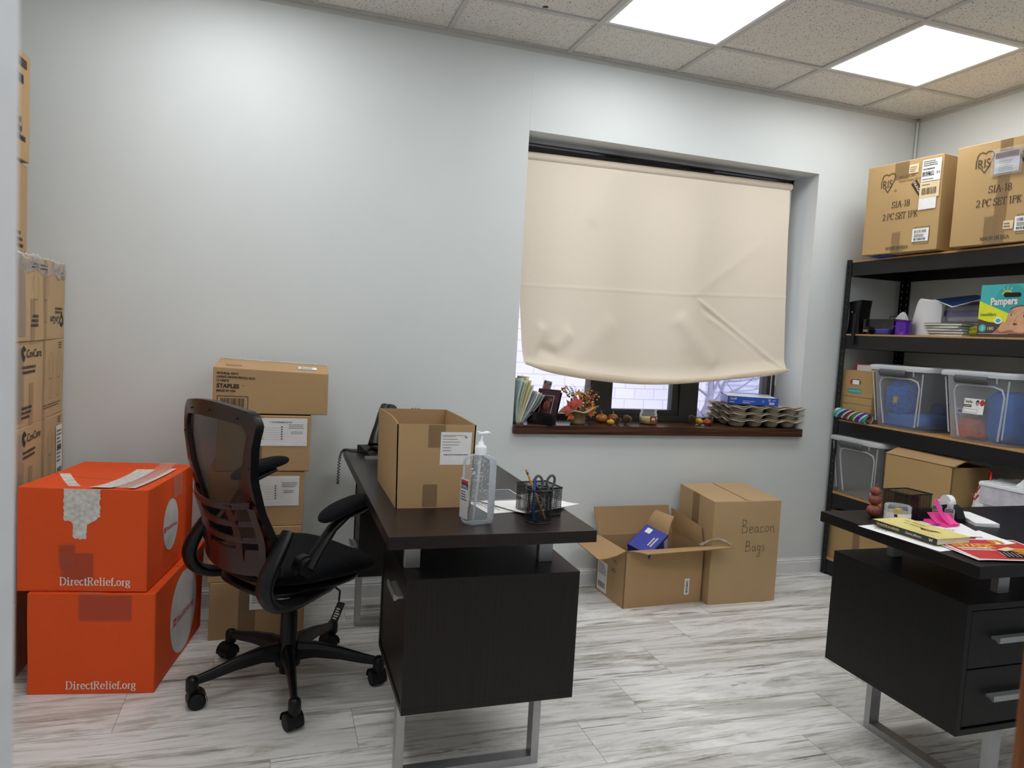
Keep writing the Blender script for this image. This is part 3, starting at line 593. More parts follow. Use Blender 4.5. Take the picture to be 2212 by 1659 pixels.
#@@FURN
def desk(name, label, loc, rz, top, body, peds, legs, spacers):
    t = thing(name, label, 'desk', loc, rz); L = 1.402
    g = G(); g.box(0, L, -.604, 0, .727, .762, top); g.build('desktop', t, bevel=.001)
    for px0, px1, nd, hx0, hl in peds:
        y0, y1, z0, z1 = -.544, -.03, .245, .63
        g = G(); k = .018
        g.box(px0, px1, y0, y1, z1-k, z1, body); g.box(px0, px1, y0, y1, z0, z0+k, body); g.box(px0, px0+k, y0, y1, z0+k, z1-k, body); g.box(px1-k, px1, y0, y1, z0+k, z1-k, body); g.box(px0+k, px1-k, y1-k, y1, z0+k, z1-k, body)
        g.box(px0+k, px1-k, y0+.05, y0+.06, z0+k, z1-k, 'black')
        g.build('pedestal', t, bevel=.0007)
        hh = (z1-z0-2*k-.006)/nd
        for i in range(nd):
            za = z0+k+.004+i*hh; g = G(); g.box(px0+k+.005, px1-k-.004, y0+.003, y0+.022, za+.002, za+hh-.002, body); dr = g.build('drawer', t, bevel=.001)
            zc = za+hh*.52 if nd > 1 else za+hh-.050
            fr = Fr((hx0, y0+.003, zc), (0, -1, 0), (0, 0, 1)); fr.n = Vector((1, 0, 0))
            g = G(); g.prism([(0, -.004), (.014, -.004), (.022, -.010), (.027, -.008), (.027, .008), (.023, .008), (.016, .002), (0, .004)], fr, 0, hl, 'silver'); g.build('handle', dr)
    for x0, x1, y0, y1 in legs:
        g = G(); w = .047; d = .025
        g.box(x0, x1, y0, y0+d, 0, .245, 'silver'); g.box(x0, x1, y1-d, y1, 0, .245, 'silver'); g.box(x0, x1, y0+d, y1-d, 0, d, 'silver'); g.box(x0, x1, y0+d, y1-d, .232, .245, 'silver')
        g.build('leg', t, bevel=.0015)
    for x0, x1, y0, y1 in spacers: g = G(); g.box(x0, x1, y0, y1, .63, .727, 'silver'); g.build('riser', t, bevel=.0015)
    return t
# near desk: local +x runs towards the camera, drawers face the chair on the left
desk('office_desk', 'dark espresso desk in the middle with the office chair pulled up to its left side', (.178, -.185, 0), -PI/2, 'desktop', 'desk',
     [(.905, 1.367, 1, 1.175, .13), (.01, .225, 2, .05, .10)], [(1.243, 1.286, -.540, -.095), (.113, .156, -.540, -.095)],
     [(1.243, 1.268, -.535, -.490), (1.243, 1.268, -.125, -.08), (.06, .085, -.53, -.485), (.06, .085, -.125, -.08)])
desk('office_desk', 'black brown desk in the lower right corner with papers and a mesh caddy on top', (1.10, -1.445, 0), 0, 'desktop2', 'desk2',
     [(.045, .50, 2, .150, .16), (.90, 1.36, 2, 1.0, .16)], [(.197, .240, -.535, -.075), (1.16, 1.205, -.535, -.075)],
     [(.20, .245, -.13, -.105), (.232, .277, -.485, -.46), (1.1, 1.145, -.13, -.105), (1.1, 1.145, -.485, -.46)])
# ---------------------------------------------------------------- cartons
TOP = 'top'
def carton(name, label, loc, rz, W, D, Hh, mat='card', group=None, seed=1, amp=.0022, flaps=True, deform=None, cat='cardboard box', gap=.004, edge=True, rot=None):
    """closed carton, origin at the base centre, front is local -y; returns its root, its face frames and its surface wobble"""
    t = thing(name, label, cat, loc, rz, group, rot)
    def wob(v):
        n = noise.noise_vector(Vector((v.x*4+seed*7.1, v.y*4, v.z*4)))
        lift = min(1, v.z/.03)
        q = Vector((v.x+n.x*amp, v.y+n.y*amp, v.z+n.z*amp*lift*.6))
        return deform(q) if deform else q
    hw, hd = W/2, D/2
    fr = {'front': Fr((-hw, -hd, 0), (1, 0, 0), (0, 0, 1)), 'right': Fr((hw, -hd, 0), (0, 1, 0), (0, 0, 1)), 'left': Fr((-hw, hd, 0), (0, -1, 0), (0, 0, 1)),
          'back': Fr((hw, hd, 0), (-1, 0, 0), (0, 0, 1)), 'top': Fr((-hw, -hd, Hh), (1, 0, 0), (0, 1, 0)), 'bottom': Fr((-hw, hd, 0), (1, 0, 0), (0, -1, 0))}
    dims = {'front': (W, Hh), 'right': (D, Hh), 'left': (D, Hh), 'back': (W, Hh), 'top': (W, D), 'bottom': (W, D)}
    g = G(); c = .0025
    for k, f in fr.items():
        if k == 'top' and flaps: continue
        w, h = dims[k]; g.grid(lambda u, v: f.p(c+(w-2*c)*u, c+(h-2*c)*v), 12, 12, mat, smooth=True)
    # softened edges
    for sx in (-1, 1):
        for sy in (-1, 1):
            g.grid(lambda u, v: (sx*(hw-(c*u if True else 0)), sy*(hd-c*(1-u)), c+(Hh-2*c)*v), 1, 12, mat, flip=(sx*sy > 0))
    for sx in (-1, 1):
        for z0, zc in ((0, 1), (Hh, -1)):
            g.grid(lambda u, v: (sx*(hw-c*u), -hd+c+(D-2*c)*v, z0+zc*c*(1-u)), 1, 12, mat, flip=(sx*zc < 0))
            g.grid(lambda u, v: (-hw+c+(W-2*c)*v, sx*(hd-c*u), z0+zc*c*(1-u)), 1, 12, mat, flip=(sx*zc > 0))
    g.build('carton_body', t, deform=wob)
    if flaps:
        f = fr['top']
        for i in range(2):
            y0, y1 = (c, hd-gap/2) if i == 0 else (hd+gap/2, D-c)
            g = G(); g.grid(lambda u, v: f.p(c+(W-2*c)*u, y0+(y1-y0)*v, 0), 12, 8, mat)
            yy = y1 if i == 0 else y0
            g.grid(lambda u, v: f.p(c+(W-2*c)*u, yy, -.004*v), 12, 1, 'card_edge'); g.build('top_flap', t, deform=wob)
        g = G(); g.grid(lambda u, v: f.p(c+(W-2*c)*u, c+(D-2*c)*v, -.0045), 12, 12, 'card_in'); g.build('inner_flap', t, deform=wob)
    return t, fr, wob
def dec(t, wob, name, fn, label=None):
    g = G(); fn(g); o = g.build(name, t, deform=wob)
    if label: o['label'] = label
    return o
#@@BOXES
# --- orange relief cartons on the left
def defl(q):
    k = max(0, min(1, q.z/.355)); yb = max(0, q.y/.287)
    q = q+Vector((.010*k*yb*math.sin(6*q.y), 0, .014*k*yb*yb*(1 if q.x > .13 else 0))); q.z -= .010*k*max(0, 1-abs(q.x)/.16)*max(0, 1-abs(q.y)/.2); return q
t, fr, wb = carton('shipping_carton', 'orange relief carton on the floor, lower of the two, big white disc', (-1.2475, -.468, 0), math.radians(-9.46), .4075, .574, .355, 'orange', seed=2, amp=.004, deform=defl)
def f(g): g.serif(fr['front'], .122, .018, 'DirectRelief.org', .027, 'inkwhite', .0012, width=.225, w=.15)
dec(t, wb, 'printed_web_address', f)
def f(g):
    g.poly(fr['right'], [(.325+.158*math.cos(a*PI/24), .170+.158*math.sin(a*PI/24)) for a in range(48)], 'paperdisc', .0014)
    g.serif(fr['right'], .245, .148, 'DirectRelief.org', .024, 'inkred', .0022, width=.205, w=.16)
    g.rect(fr['right'], .205, .145, .236, .176, 'inkred', .0022); g.rect(fr['right'], .217, .145, .222, .166, 'paperdisc', .0026); g.rect(fr['right'], .212, .158, .231, .162, 'paperdisc', .0026)
dec(t, wb, 'round_logo', f, 'white disc with red lettering')
def f(g):
    g.rect(fr['front'], .16, .26, .33, .352, 'tapeclear', .0016, 6)
    g.rect(fr['top'], .165, .0, .235, .56, 'tapeclear', .0016, 6); g.rect(fr['right'], .42, .315, .56, .353, 'tapeclear', .0018, 4)
dec(t, wb, 'packing_tape', f)
def def2(q):
    k = max(0, min(1, q.z/.36)); c = max(0, 1-(q.x/.21)**2)*max(0, 1-(q.y/.25)**2)
    q.z -= .020*k**6*c; q.z -= .006*k*(q.y/.25+1)*.5; return q
t, fr, wb = carton('shipping_carton', 'orange relief carton stacked on the lower one, torn white patch on its front', (-1.2855, -.488, .357), math.radians(-10.3), .418, .50, .358, 'orange', seed=5, amp=.003, deform=def2)
def f(g): g.serif(fr['front'], .137, .022, 'DirectRelief.org', .027, 'inkwhite', .0012, width=.228, w=.15)
dec(t, wb, 'printed_web_address', f)
def f(g):
    g.poly(fr['right'], [(.232+.080*math.cos(a*PI/24), .178+.097*math.sin(a*PI/24)) for a in range(48)], 'paperdisc', .0014)
    g.serif(fr['right'], .182, .164, 'DirectRelief.org', .014, 'inkred', .0022, width=.115, w=.17); g.rect(fr['right'], .160, .160, .176, .180, 'inkred', .0022)
dec(t, wb, 'round_logo', f, 'white disc with red lettering')
def f(g):
    r = random.Random(3); L = []
    for i in range(15): L.append((.147+r.uniform(-.0022, .0022), .356-i*.0075))
    L += [(.152, .244), (.160, .247), (.170, .244), (.176, .238)]
    for i in range(8): L.append((.178+r.uniform(-.001, .001), .232-i*.006))
    Rr = [(.186, .183), (.194, .186), (.202, .181), (.210, .185), (.220, .182)]
    for i in range(8): Rr.append((.222+r.uniform(-.0015, .0015), .19+i*.006))
    Rr += [(.228, .236), (.240, .243), (.252, .250), (.258, .258)]
    for i in range(14): Rr.append((.264+r.uniform(-.003, .003), .262+i*.007))
    Rr.append((.268, .356)); g.poly(fr['front'], L+Rr, 'tornwhite', .0016)
dec(t, wb, 'torn_label_patch', f, 'torn white paper patch')
def f(g):
    g.grid(lambda u, v: fr['top'].p(.222+.072*u+.012*v, .004+.40*v, .0045), 3, 10, 'tornwhite'); g.grid(lambda u, v: fr['top'].p(.318+.030*u+.012*v, .006+.40*v, .0045), 2, 10, 'tapebrown'); g.grid(lambda u, v: fr['top'].p(.348+.024*u+.012*v, .006+.40*v, .005), 2, 10, 'tornwhite')
dec(t, wb, 'paper_strips', f, 'peeled white paper strips')
def f(g):
    g.rect(fr['top'], .30, .0, .36, .49, 'tapeclear', .0075, 8); g.grid(lambda u, v: fr['top'].p(.02+.030*u+.13*v, .25-.22*v+.02*u, .004), 6, 6, 'tapeclear')
    g.rect(fr['front'], .140, .03, .245, .135, 'tapeclear', .001, 4); g.rect(fr['front'], .135, .09, .185, .165, 'tapeclear', .0014, 3); g.rect(fr['right'], .25, .27, .36, .355, 'tapeclear', .002, 3)
dec(t, wb, 'packing_tape', f)
# --- tall carton stack against the left wall
def figures(g, f, x, y, s, flip=1):
    for k in (0, 1):
        cx = x+k*.062*s*1.4; w = .016*s; up = flip
        g.line(f, [(cx-w, y), (cx-w, y+up*.06*s), (cx-w*1.7, y+up*.055*s), (cx-w*1.7, y+up*.02*s)], .0012, 'inkbrown', .0018); g.line(f, [(cx+w, y), (cx+w, y+up*.06*s), (cx+w*1.7, y+up*.055*s), (cx+w*1.7, y+up*.02*s)], .0012, 'inkbrown', .0018)
        g.line(f, [(cx-w, y+up*.06*s), (cx-w*.6, y+up*.078*s), (cx, y+up*.084*s), (cx+w*.6, y+up*.078*s), (cx+w, y+up*.06*s)], .0012, 'inkbrown', .0018)
        g.line(f, [(cx-w, y), (cx-w*.8, y-up*.06*s), (cx, y-up*.064*s), (cx+w*.8, y-up*.06*s), (cx+w, y)], .0012, 'inkbrown', .0018); g.line(f, [(cx-w, y+.004), (cx, y-.002), (cx+w, y+.004)], .002, 'inkbrown', .0018); g.line(f, [(cx, y), (cx, y-up*.064*s)], .0009, 'inkbrown', .0018)
def shield(g, f, x, y, s, up=1):
    g.poly(f, [(x+a*s, y+b*s*up) for a, b in ((-.5, .35), (0, .62), (.5, .35), (.5, -.1), (.25, -.5), (0, -.68), (-.25, -.5), (-.5, -.1))][::up], 'ink', .0018)
    g.poly(f, [(x+a*s, y+b*s*up) for a, b in ((-.1, .1), (.55, .22), (.55, -.02), (.1, -.25))][::-up], 'card', .0024)
covs = [('lowest tall stack carton beside the wall, almost hidden behind the orange cartons', 0, .285, 0), ('second carton from the floor in the tall stack, mostly behind the orange cartons', .286, .298, 0),
        ('protective gown carton with a white shipping label, third up in the tall left stack', .585, .303, 1), ('protective gown carton, upright print without a shipping label, in the tall left stack', .889, .304, 2),
        ('protective gown carton printed upside down with crumpled film over its top edge', 1.194, .305, 3)]
for lb, z0, hh, kind in covs:
    t, fr, wb = carton('shipping_carton', lb, (-1.567-.225+random.Random(kind*3+z0).uniform(-.003, .001), -.315, z0), 0, .45, .585, hh, 'card2', group='gown cartons stacked in the left corner', seed=10+int(z0*10), amp=.0035)
    R_ = fr['right']
    if kind in (1, 2):
        def f(g):
            shield(g, R_, .085, .262, .046); g.text(R_, .118, .246, 'CovCare', .030, 'ink', .002, .012, width=.16)
        dec(t, wb, 'printed_logo', f); dec(t, wb, 'printed_figures', lambda g: figures(g, R_, .40, .15, 1.25))
        def f(g):
            g.smalltext(R_, .07, .185, .21, .035, 2, 'inkbrown', 4, .002, .55, (.6, 1))
            g.smalltext(R_, .06, .025, .13, .05, 3, 'inkbrown', 5, .002, .6); g.smalltext(R_, .31, .035, .25, .02, 2, 'inkbrown', 6, .002, .4)
            g.smalltext(R_, .50, .265, .06, .03, 3, 'inkbrown', 7, .002)
        dec(t, wb, 'small_print', f)
    if kind == 3:
        def f(g):
            U = Fr(R_.p(.585, .305), (0, -1, 0), (0, 0, -1)); U.n = Vector((1, 0, 0))
            shield(g, U, .045, .230, .046); g.text(U, .078, .215, 'CovCare', .030, 'ink', .002, .012, width=.13)
        dec(t, wb, 'printed_logo', f); dec(t, wb, 'printed_figures', lambda g: figures(g, R_, .20, .15, 1.35))
        def f(g):
            U = Fr(R_.p(.585, .305), (0, -1, 0), (0, 0, -1)); U.n = Vector((1, 0, 0)); g.smalltext(U, .04, .175, .15, .03, 2, 'inkbrown', 4, .002, .55)
            g.smalltext(U, .36, .205, .10, .05, 3, 'inkbrown', 5, .002, .6); g.smalltext(U, .25, .02, .26, .025, 2, 'inkbrown', 8, .002, .4); g.smalltext(U, .01, .03, .07, .03, 2, 'inkbrown', 9, .002)
        dec(t, wb, 'small_print', f)
        g = G(); g.grid(lambda u, v: (.2265+.004*noise.noise(Vector((u*9, v*5, 1)))-(.03*(v-.5) if v > .5 else 0), -.295+.59*u, .262+.05*min(v*2, 1)-.020*abs(math.sin(u*9))*(1-v)+.010*noise.noise(Vector((u*14, v*6, 3)))), 60, 10, 'bagclear'); g.build('crumpled_film', t)
    def f(g):
        g.rect(R_, .14, 0, .19, hh*.5, 'tapebrown', .0012, 3); g.rect(R_, .30, 0, .335, hh, 'tapebrown', .0012, 4); g.rect(R_, 0, .02, .09, hh-.02, 'tapeclear', .0016, 5)
    dec(t, wb, 'packing_tape', f)
    if kind == 1:
        def f(g):
            g.rect(R_, .475, .02, .56, .255, 'label', .0022, 3); g.bars(R_, .485, .035, .065, .045, 'ink', 3, 16, .003); g.smalltext(R_, .485, .10, .065, .14, 9, 'inkfaint', 2, .003); g.rect(R_, .49, .15, .545, .175, 'ink', .003)
        dec(t, wb, 'shipping_label', f, 'white shipping label')
for lb, z0, hh, dy, s in (('plain brown carton standing on the film covered carton near the left wall', 1.52, .325, 0, 31), ('topmost carton of the tall left stack, high beside the door jamb', 1.852, .385, -.02, 32)):
    t, fr, wb = carton('shipping_carton', lb, (-1.64-.185, -.49+dy, z0), math.radians(-2 if s == 32 else 1), .37, .50, hh, 'card', group='upper cartons of the tall left stack', seed=s, amp=.003)
    def f(g):
        R_ = fr['right']
        if s == 31: g.smalltext(R_, .28, .01, .2, .07, 3, 'inkbrown', 3, .002, .5)
        else:
            g.smalltext(R_, .20, .06, .26, .12, 4, 'ink', 3, .002, .6); g.rect(R_, .38, .33, .46, .36, 'inkbrown', .002); g.smalltext(R_, .34, .26, .13, .04, 1, 'ink', 8, .002, .8); g.line(R_, arc(.40, .12, .02, .03, 0, 360), .002, 'ink', .002)
    dec(t, wb, 'printed_markings', f)
# --- relief kit cartons behind the chair
def kitlabel(g, f, x, y, w, h, seed, qr=False):
    g.rect(f, x, y, x+w, y+h, 'label', .0022, 3)
    g.smalltext(f, x+.01, y+h*.22, w*.42, h*.52, 6, 'inkfaint', seed, .003, .35, (.35, .55))
    for i in range(6): g.rect(f, x+.01, y+h*(.22+.085*i), x+w*.55, y+h*(.22+.085*i)+.0006, 'inkfaint', .003)
    for i in range(6): g.rect(f, x+w*.52, y+h*(.24+.085*i), x+w*.55, y+h*(.24+.085*i)+.004, 'ink', .003)
    g.smalltext(f, x+w*.66, y+h*.62, w*.32, h*.18, 3, 'inkfaint', seed+1, .003, .4, (.8, 1)); g.smalltext(f, x+w*.70, y+h*.42, w*.28, h*.12, 2, 'inkfaint', seed+2, .003, .4)
kit = [('ancillary kit carton on the floor, bottom of the stack behind the office chair', 0, .240, -.953, -.580, 0), ('plain kit carton resting on the bottom one behind the office chair', .241, .228, -.962, -.596, 1),
       ('kit carton with a half hidden label, third up behind the office chair', .470, .228, -.970, -.600, 2), ('convenience kit carton directly under the pencil box carton', .700, .230, -.940, -.577, 3)]
for lb, z0, hh, x0, x1, k in kit:
    W = x1-x0; t, fr, wb = carton('shipping_carton', lb, ((x0+x1)/2, -.38+.165, z0), math.radians((0, -.8, 1.2, -1)[k]), W, .33, hh, 'card', group='kit cartons stacked behind the chair', seed=20+k, amp=.002)
    F_ = fr['front']
    if k == 0:
        def f(g): kitlabel(g, F_, .155, .120, .205, .118, 3); g.text(F_, .158, .222, 'ANCILLARY SUPPLY', .007, 'ink', .003, .01)
        dec(t, wb, 'kit_label', f, 'white kit label')
    if k == 2:
        def f(g): kitlabel(g, F_, .150, .085, .200, .125, 5)
        dec(t, wb, 'kit_label', f, 'white kit label')
    if k == 3:
        def f(g): kitlabel(g, F_, .135, .105, .214, .115, 7); g.text(F_, .20, .200, 'T CONVENIENCE KIT', .0068, 'ink', .003, .012)
        dec(t, wb, 'kit_label', f, 'white kit label')
    def f(g): g.rect(F_, W*.3, 0, W*.48, hh, 'tapeclear', .0012, 3)
    dec(t, wb, 'packing_tape', f)
def defs(q): k = q.z/.19; q.z += .024*(q.y/.13+1)*.5*k-.014*(q.x/.222+1)*.5*k; return q
t, fr, wb = carton('shipping_carton', 'pencil box carton with black print on top of the stack behind the office chair', (-.7355, -.246, .936), math.radians(-1.5), .446, .262, .186, 'card', seed=41, amp=.0015, flaps=False, deform=defs)
F_ = fr['front']
def f(g):
    for i, (s, y) in enumerate((('MODEL#: 42915', .1585), ('LIVING HINGE PENCIL BOX', .1435), ('12 UNITS', .1285))): g.text(F_, .014, y, s, .0085, 'ink', .0022, .035)
    g.text(F_, .014, .1035, 'STAPLES', .0165, 'ink', .0022, .04); g.text(F_, .112, .112, '\u00ae', .006, 'ink', .0022); g.text(F_, .014, .0875, 'MADE IN USA', .0085, 'ink', .0022, .035); g.text(F_, .07, .074, '42915', .0035, 'ink', .0022)
dec(t, wb, 'printed_lettering', f)
def f(g):
    g.line(F_, [(.018, .008), (.018, .07), (.133, .07), (.133, .008), (.018, .008)], .0024, 'ink', .0022); g.bars(F_, .030, .016, .09, .046, 'ink', 11, 30, .0022)
dec(t, wb, 'printed_barcode', f)
def f(g):
    T_ = fr['top']; g.line(T_, arc(.072, .055, .030, .030, 0, 360, 24), .002, 'ink', .0022); g.line(T_, [(.05, .05), (.095, .06)], .006, 'ink', .0022)
dec(t, wb, 'printed_symbol', f)
def f(g): T_ = fr['top']; g.rect(T_, .325, .07, .40, .14, 'white', .0022, 2); g.bars(T_, .332, .11, .05, .02, 'ink', 4, 14, .003); g.smalltext(T_, .332, .08, .06, .02, 2, 'ink', 5, .003)
dec(t, wb, 'address_label', f, 'small white barcode label')
def f(g): g.grid(lambda u, v: fr['top'].p(.02+.43*u, .225+.03*v+.004*noise.noise(Vector((u*20, v, 0))), .003+.004*noise.noise(Vector((u*16, v*3, 5)))), 40, 3, 'bagclear')
dec(t, wb, 'packing_tape', f)
# --- open cartons: wall panels of real board thickness
def panel(g, p, q, h0, h1, th, m_out, m_in, n=8, bow=0.0):
    """upright board from p to q between heights, outside face to the right of p->q"""
    p, q = Vector(p), Vector(q); d = (q-p).normalized(); nrm = Vector((d.y, -d.x, 0))
    def P_(u, z, s): b = bow*math.sin(PI*u)*(z-h0)/(h1-h0); return tuple(p+(q-p)*u+nrm*(s+b)+Vector((0, 0, z)))
    g.grid(lambda u, v: P_(u, h0+(h1-h0)*v, 0), n, 4, m_out); g.grid(lambda u, v: P_(1-u, h0+(h1-h0)*v, -th), n, 4, m_in)
    g.grid(lambda u, v: P_(u, h1, -th*v), n, 1, 'card_edge'); g.grid(lambda u, v: P_(0, h0+(h1-h0)*u, -th*v), 1, 1, 'card_edge'); g.grid(lambda u, v: P_(1, h0+(h1-h0)*u, -th*v), 1, 1, 'card_edge')
def flap(g, pts, th, m_out, m_in, curl=0.0, n=10):
    """loose board quad pts: hinge a,b then outer c,d"""
    a, b, c, d = [Vector(p) for p in pts]; nn = (b-a).cross(d-a).normalized()
    def S_(u, v, s): top = a.lerp(b, u); bot = d.lerp(c, u); return tuple(top.lerp(bot, v)+nn*(s+curl*math.sin(PI*v)))
    g.grid(lambda u, v: S_(u, v, 0), n, 5, m_in); g.grid(lambda u, v: S_(u, v, -th), n, 5, m_out, flip=True)
    g.grid(lambda u, v: S_(u, 1, -th*v), n, 1, 'card_edge'); g.grid(lambda u, v: S_(0, u, -th*v), 3, 1, 'card_edge'); g.grid(lambda u, v: S_(1, u, -th*v), 3, 1, 'card_edge')
t = thing('open_carton', 'open topped brown carton with a white label on the middle desk', 'cardboard box', (-.243, -1.07, .762))
g = G(); W, D, Hh = .238, .425, .262; a, b, c, d = (-W/2, -D/2, 0), (W/2, -D/2, 0), (W/2, D/2, 0), (-W/2, D/2, 0)
panel(g, a, b, 0, Hh, .004, 'card', 'card_in'); panel(g, b, c, 0, Hh, .004, 'card', 'card_in', bow=.004); panel(g, c, d, 0, Hh, .004, 'card', 'card_in'); panel(g, d, a, 0, Hh, .004, 'card', 'card_in', 14, -.012)
g.box(-W/2+.001, W/2-.001, -D/2+.001, D/2-.001, 0.0, .004, 'card_in'); g.build('carton_body', t, deform=lambda q: Vector((q.x*(1+.05*q.z/.262), q.y, q.z)))
k = lambda q: Vector((q.x*(1+.05*q.z/.262), q.y, q.z))
F_ = Fr((-W/2, -D/2, 0), (1, 0, 0), (0, 0, 1))
g = G(); g.rect(F_, .131, .136, .226, .239, 'label', .0006, 2)
for i, (y, w) in enumerate(((.229, .075), (.225, .04), (.217, .05), (.208, .055), (.199, .052), (.190, .028), (.181, .028))): g.smalltext(F_, .137, y-.002, w, .004, 1, 'inkfaint', 30+i, .0012, .5, (.95, 1))
g.smalltext(F_, .142, .1655, .078, .005, 1, 'ink', 44, .0012, .5, (.95, 1)); g.text(F_, .205, .2215, 'EN', .0045, 'ink', .0012, .03); o = g.build('address_label', t, deform=k); o['label'] = 'white text label'
g = G(); g.rect(F_, .082, .004, .128, .075, 'tapebrown', .0005, 2); g.rect(F_, .093, .19, .145, .262, 'tapebrown', .0005, 2); g.build('packing_tape', t, deform=k)
g = G(); g.grid(lambda u, v: (-.01+.035*u, D/2-.003, Hh-.001+.006*abs(math.sin(u*9))*v), 12, 2, 'card_in'); g.build('torn_edge', t)
# open carton on the floor
A = math.radians(2.8); t = thing('open_carton', 'open carton on the floor with spread flaps and a blue box inside', 'cardboard box', (.927+.228, -.36+.145+.011, 0), A)
W, D, Hh = .457, .288, .287; g = G(); a, b, c, d = (-W/2, -D/2, 0), (W/2, -D/2, 0), (W/2, D/2, 0), (-W/2, D/2, 0)
for p, q in ((a, b), (b, c), (c, d), (d, a)): panel(g, p, q, 0, Hh, .005, 'card', 'card_in')
g.box(-W/2+.001, W/2-.001, -D/2+.001, D/2-.001, 0, .004, 'card_in'); g.build('carton_body', t)
g = G(); flap(g, [(-W/2, -D/2, Hh), (W/2, -D/2, Hh), (W/2+.08, -D/2-.125, Hh+.026), (-W/2+.075, -D/2-.075, Hh+.002)], .004, 'card', 'card_in', -.004); g.build('flap', t)
g = G(); flap(g, [(-W/2, D/2, Hh), (-W/2, -D/2, Hh), (-W/2-.155, -D/2-.01, Hh-.03), (-W/2-.155, D/2-.03, Hh-.012)], .004, 'card', 'card_in', .008); g.build('flap', t)
g = G(); flap(g, [(W/2, D/2, Hh), (-W/2, D/2, Hh), (-W/2-.03, D/2+.022, Hh+.15), (W/2-.03, D/2+.022, Hh+.145)], .004, 'card', 'card_in', .004); g.build('flap', t)
g = G(); flap(g, [(W/2, -D/2+.005, Hh), (W/2, D/2, Hh), (W/2-.02, D/2-.005, Hh+.135), (W/2+.005, -D/2+.04, Hh+.095)], .004, 'card', 'card_in', -.003); g.build('flap', t)
F_ = Fr(a, (1, 0, 0), (0, 0, 1)); Lf = Fr((-W/2, D/2, 0), (0, -1, 0), (0, 0, 1))
g = G(); g.rect(F_, .352, .045, .380, .128, 'white', .0008); U = Fr(F_.p(.355, .122), (0, 0, -1), (1, 0, 0)); U.n = Vector((0, -1, 0)); g.bars(U, .004, .004, .065, .014, 'ink', 3, 18, .0014); g.build('barcode_label', t)
g = G(); g.rect(Lf, .012, .012, .115, .168, 'label', .0008, 2); g.smalltext(Lf, .02, .10, .09, .06, 6, 'inkfaint', 3, .0014); g.bars(Lf, .02, .03, .08, .03, 'ink', 4, 18, .0014); g.build('shipping_label', t)
g = G(); g.line(Lf, [(.165, .24), (.185, .25), (.19, .235), (.17, .225), (.165, .24)], .0035, 'pen', .001); g.line(Lf, [(.165, .21), (.2, .205), (.2, .195)], .0035, 'pen', .001); g.line(Lf, [(.18, .17), (.17, .155), (.185, .148), (.195, .16), (.18, .17), (.16, .15), (.15, .17)], .0035, 'pen', .001); g.build('marker_scribble', t)
g = G(); g.grid(lambda u, v: (W/2-.06+.17*u, -D/2-.06+.03*v-.02*u, Hh+.028+.035*math.sin(PI*u)*(1-.4*v)+.006*noise.noise(Vector((u*8, v*4, 2)))), 20, 6, 'bagclear'); g.build('loose_tape', t)
# torn blue box in it
t = thing('blue_product_box', 'torn blue retail box lying in the open floor carton', 'box', (1.135, -.225, .205), rot=(math.radians(14), math.radians(-28), math.radians(24)))
g = G(); w, d_, h = .17, .13, .135
for q in ((-w/2, w/2, -d_/2, -d_/2+.002, 0, h), (-w/2, w/2, d_/2-.002, d_/2, 0, h), (-w/2, -w/2+.002, -d_/2, d_/2, 0, h), (-w/2, w/2, -d_/2, d_/2, h-.002, h), (-w/2, w/2, -d_/2, d_/2, 0, .002)): g.box(*q, 'blue2')
g.build('box_body', t); g = G(); F_ = Fr((-w/2, -d_/2, h), (1, 0, 0), (0, 1, 0)); g.smalltext(F_, .05, .02, .09, .03, 2, 'inkwhite', 3, .001, .5); g.rect(F_, .12, .08, .155, .11, 'white', .001); F2 = Fr((-w/2, -d_/2, 0), (1, 0, 0), (0, 0, 1)); g.rect(F2, .13, .01, .165, .12, 'tornwhite', .001); g.build('printed_face', t)
g = G(); flap(g, [(w/2, d_/2, h), (w/2, -d_/2, h), (w/2+.085, -d_/2+.02, h+.05), (w/2+.07, d_/2-.01, h+.055)], .002, 'card', 'card_in', .01); g.build('torn_flap', t)
g = G(); g.box(w/2-.02, w/2-.01, -d_/2+.004, d_/2-.004, .003, h-.003, 'black'); g.build('dark_inside', t)
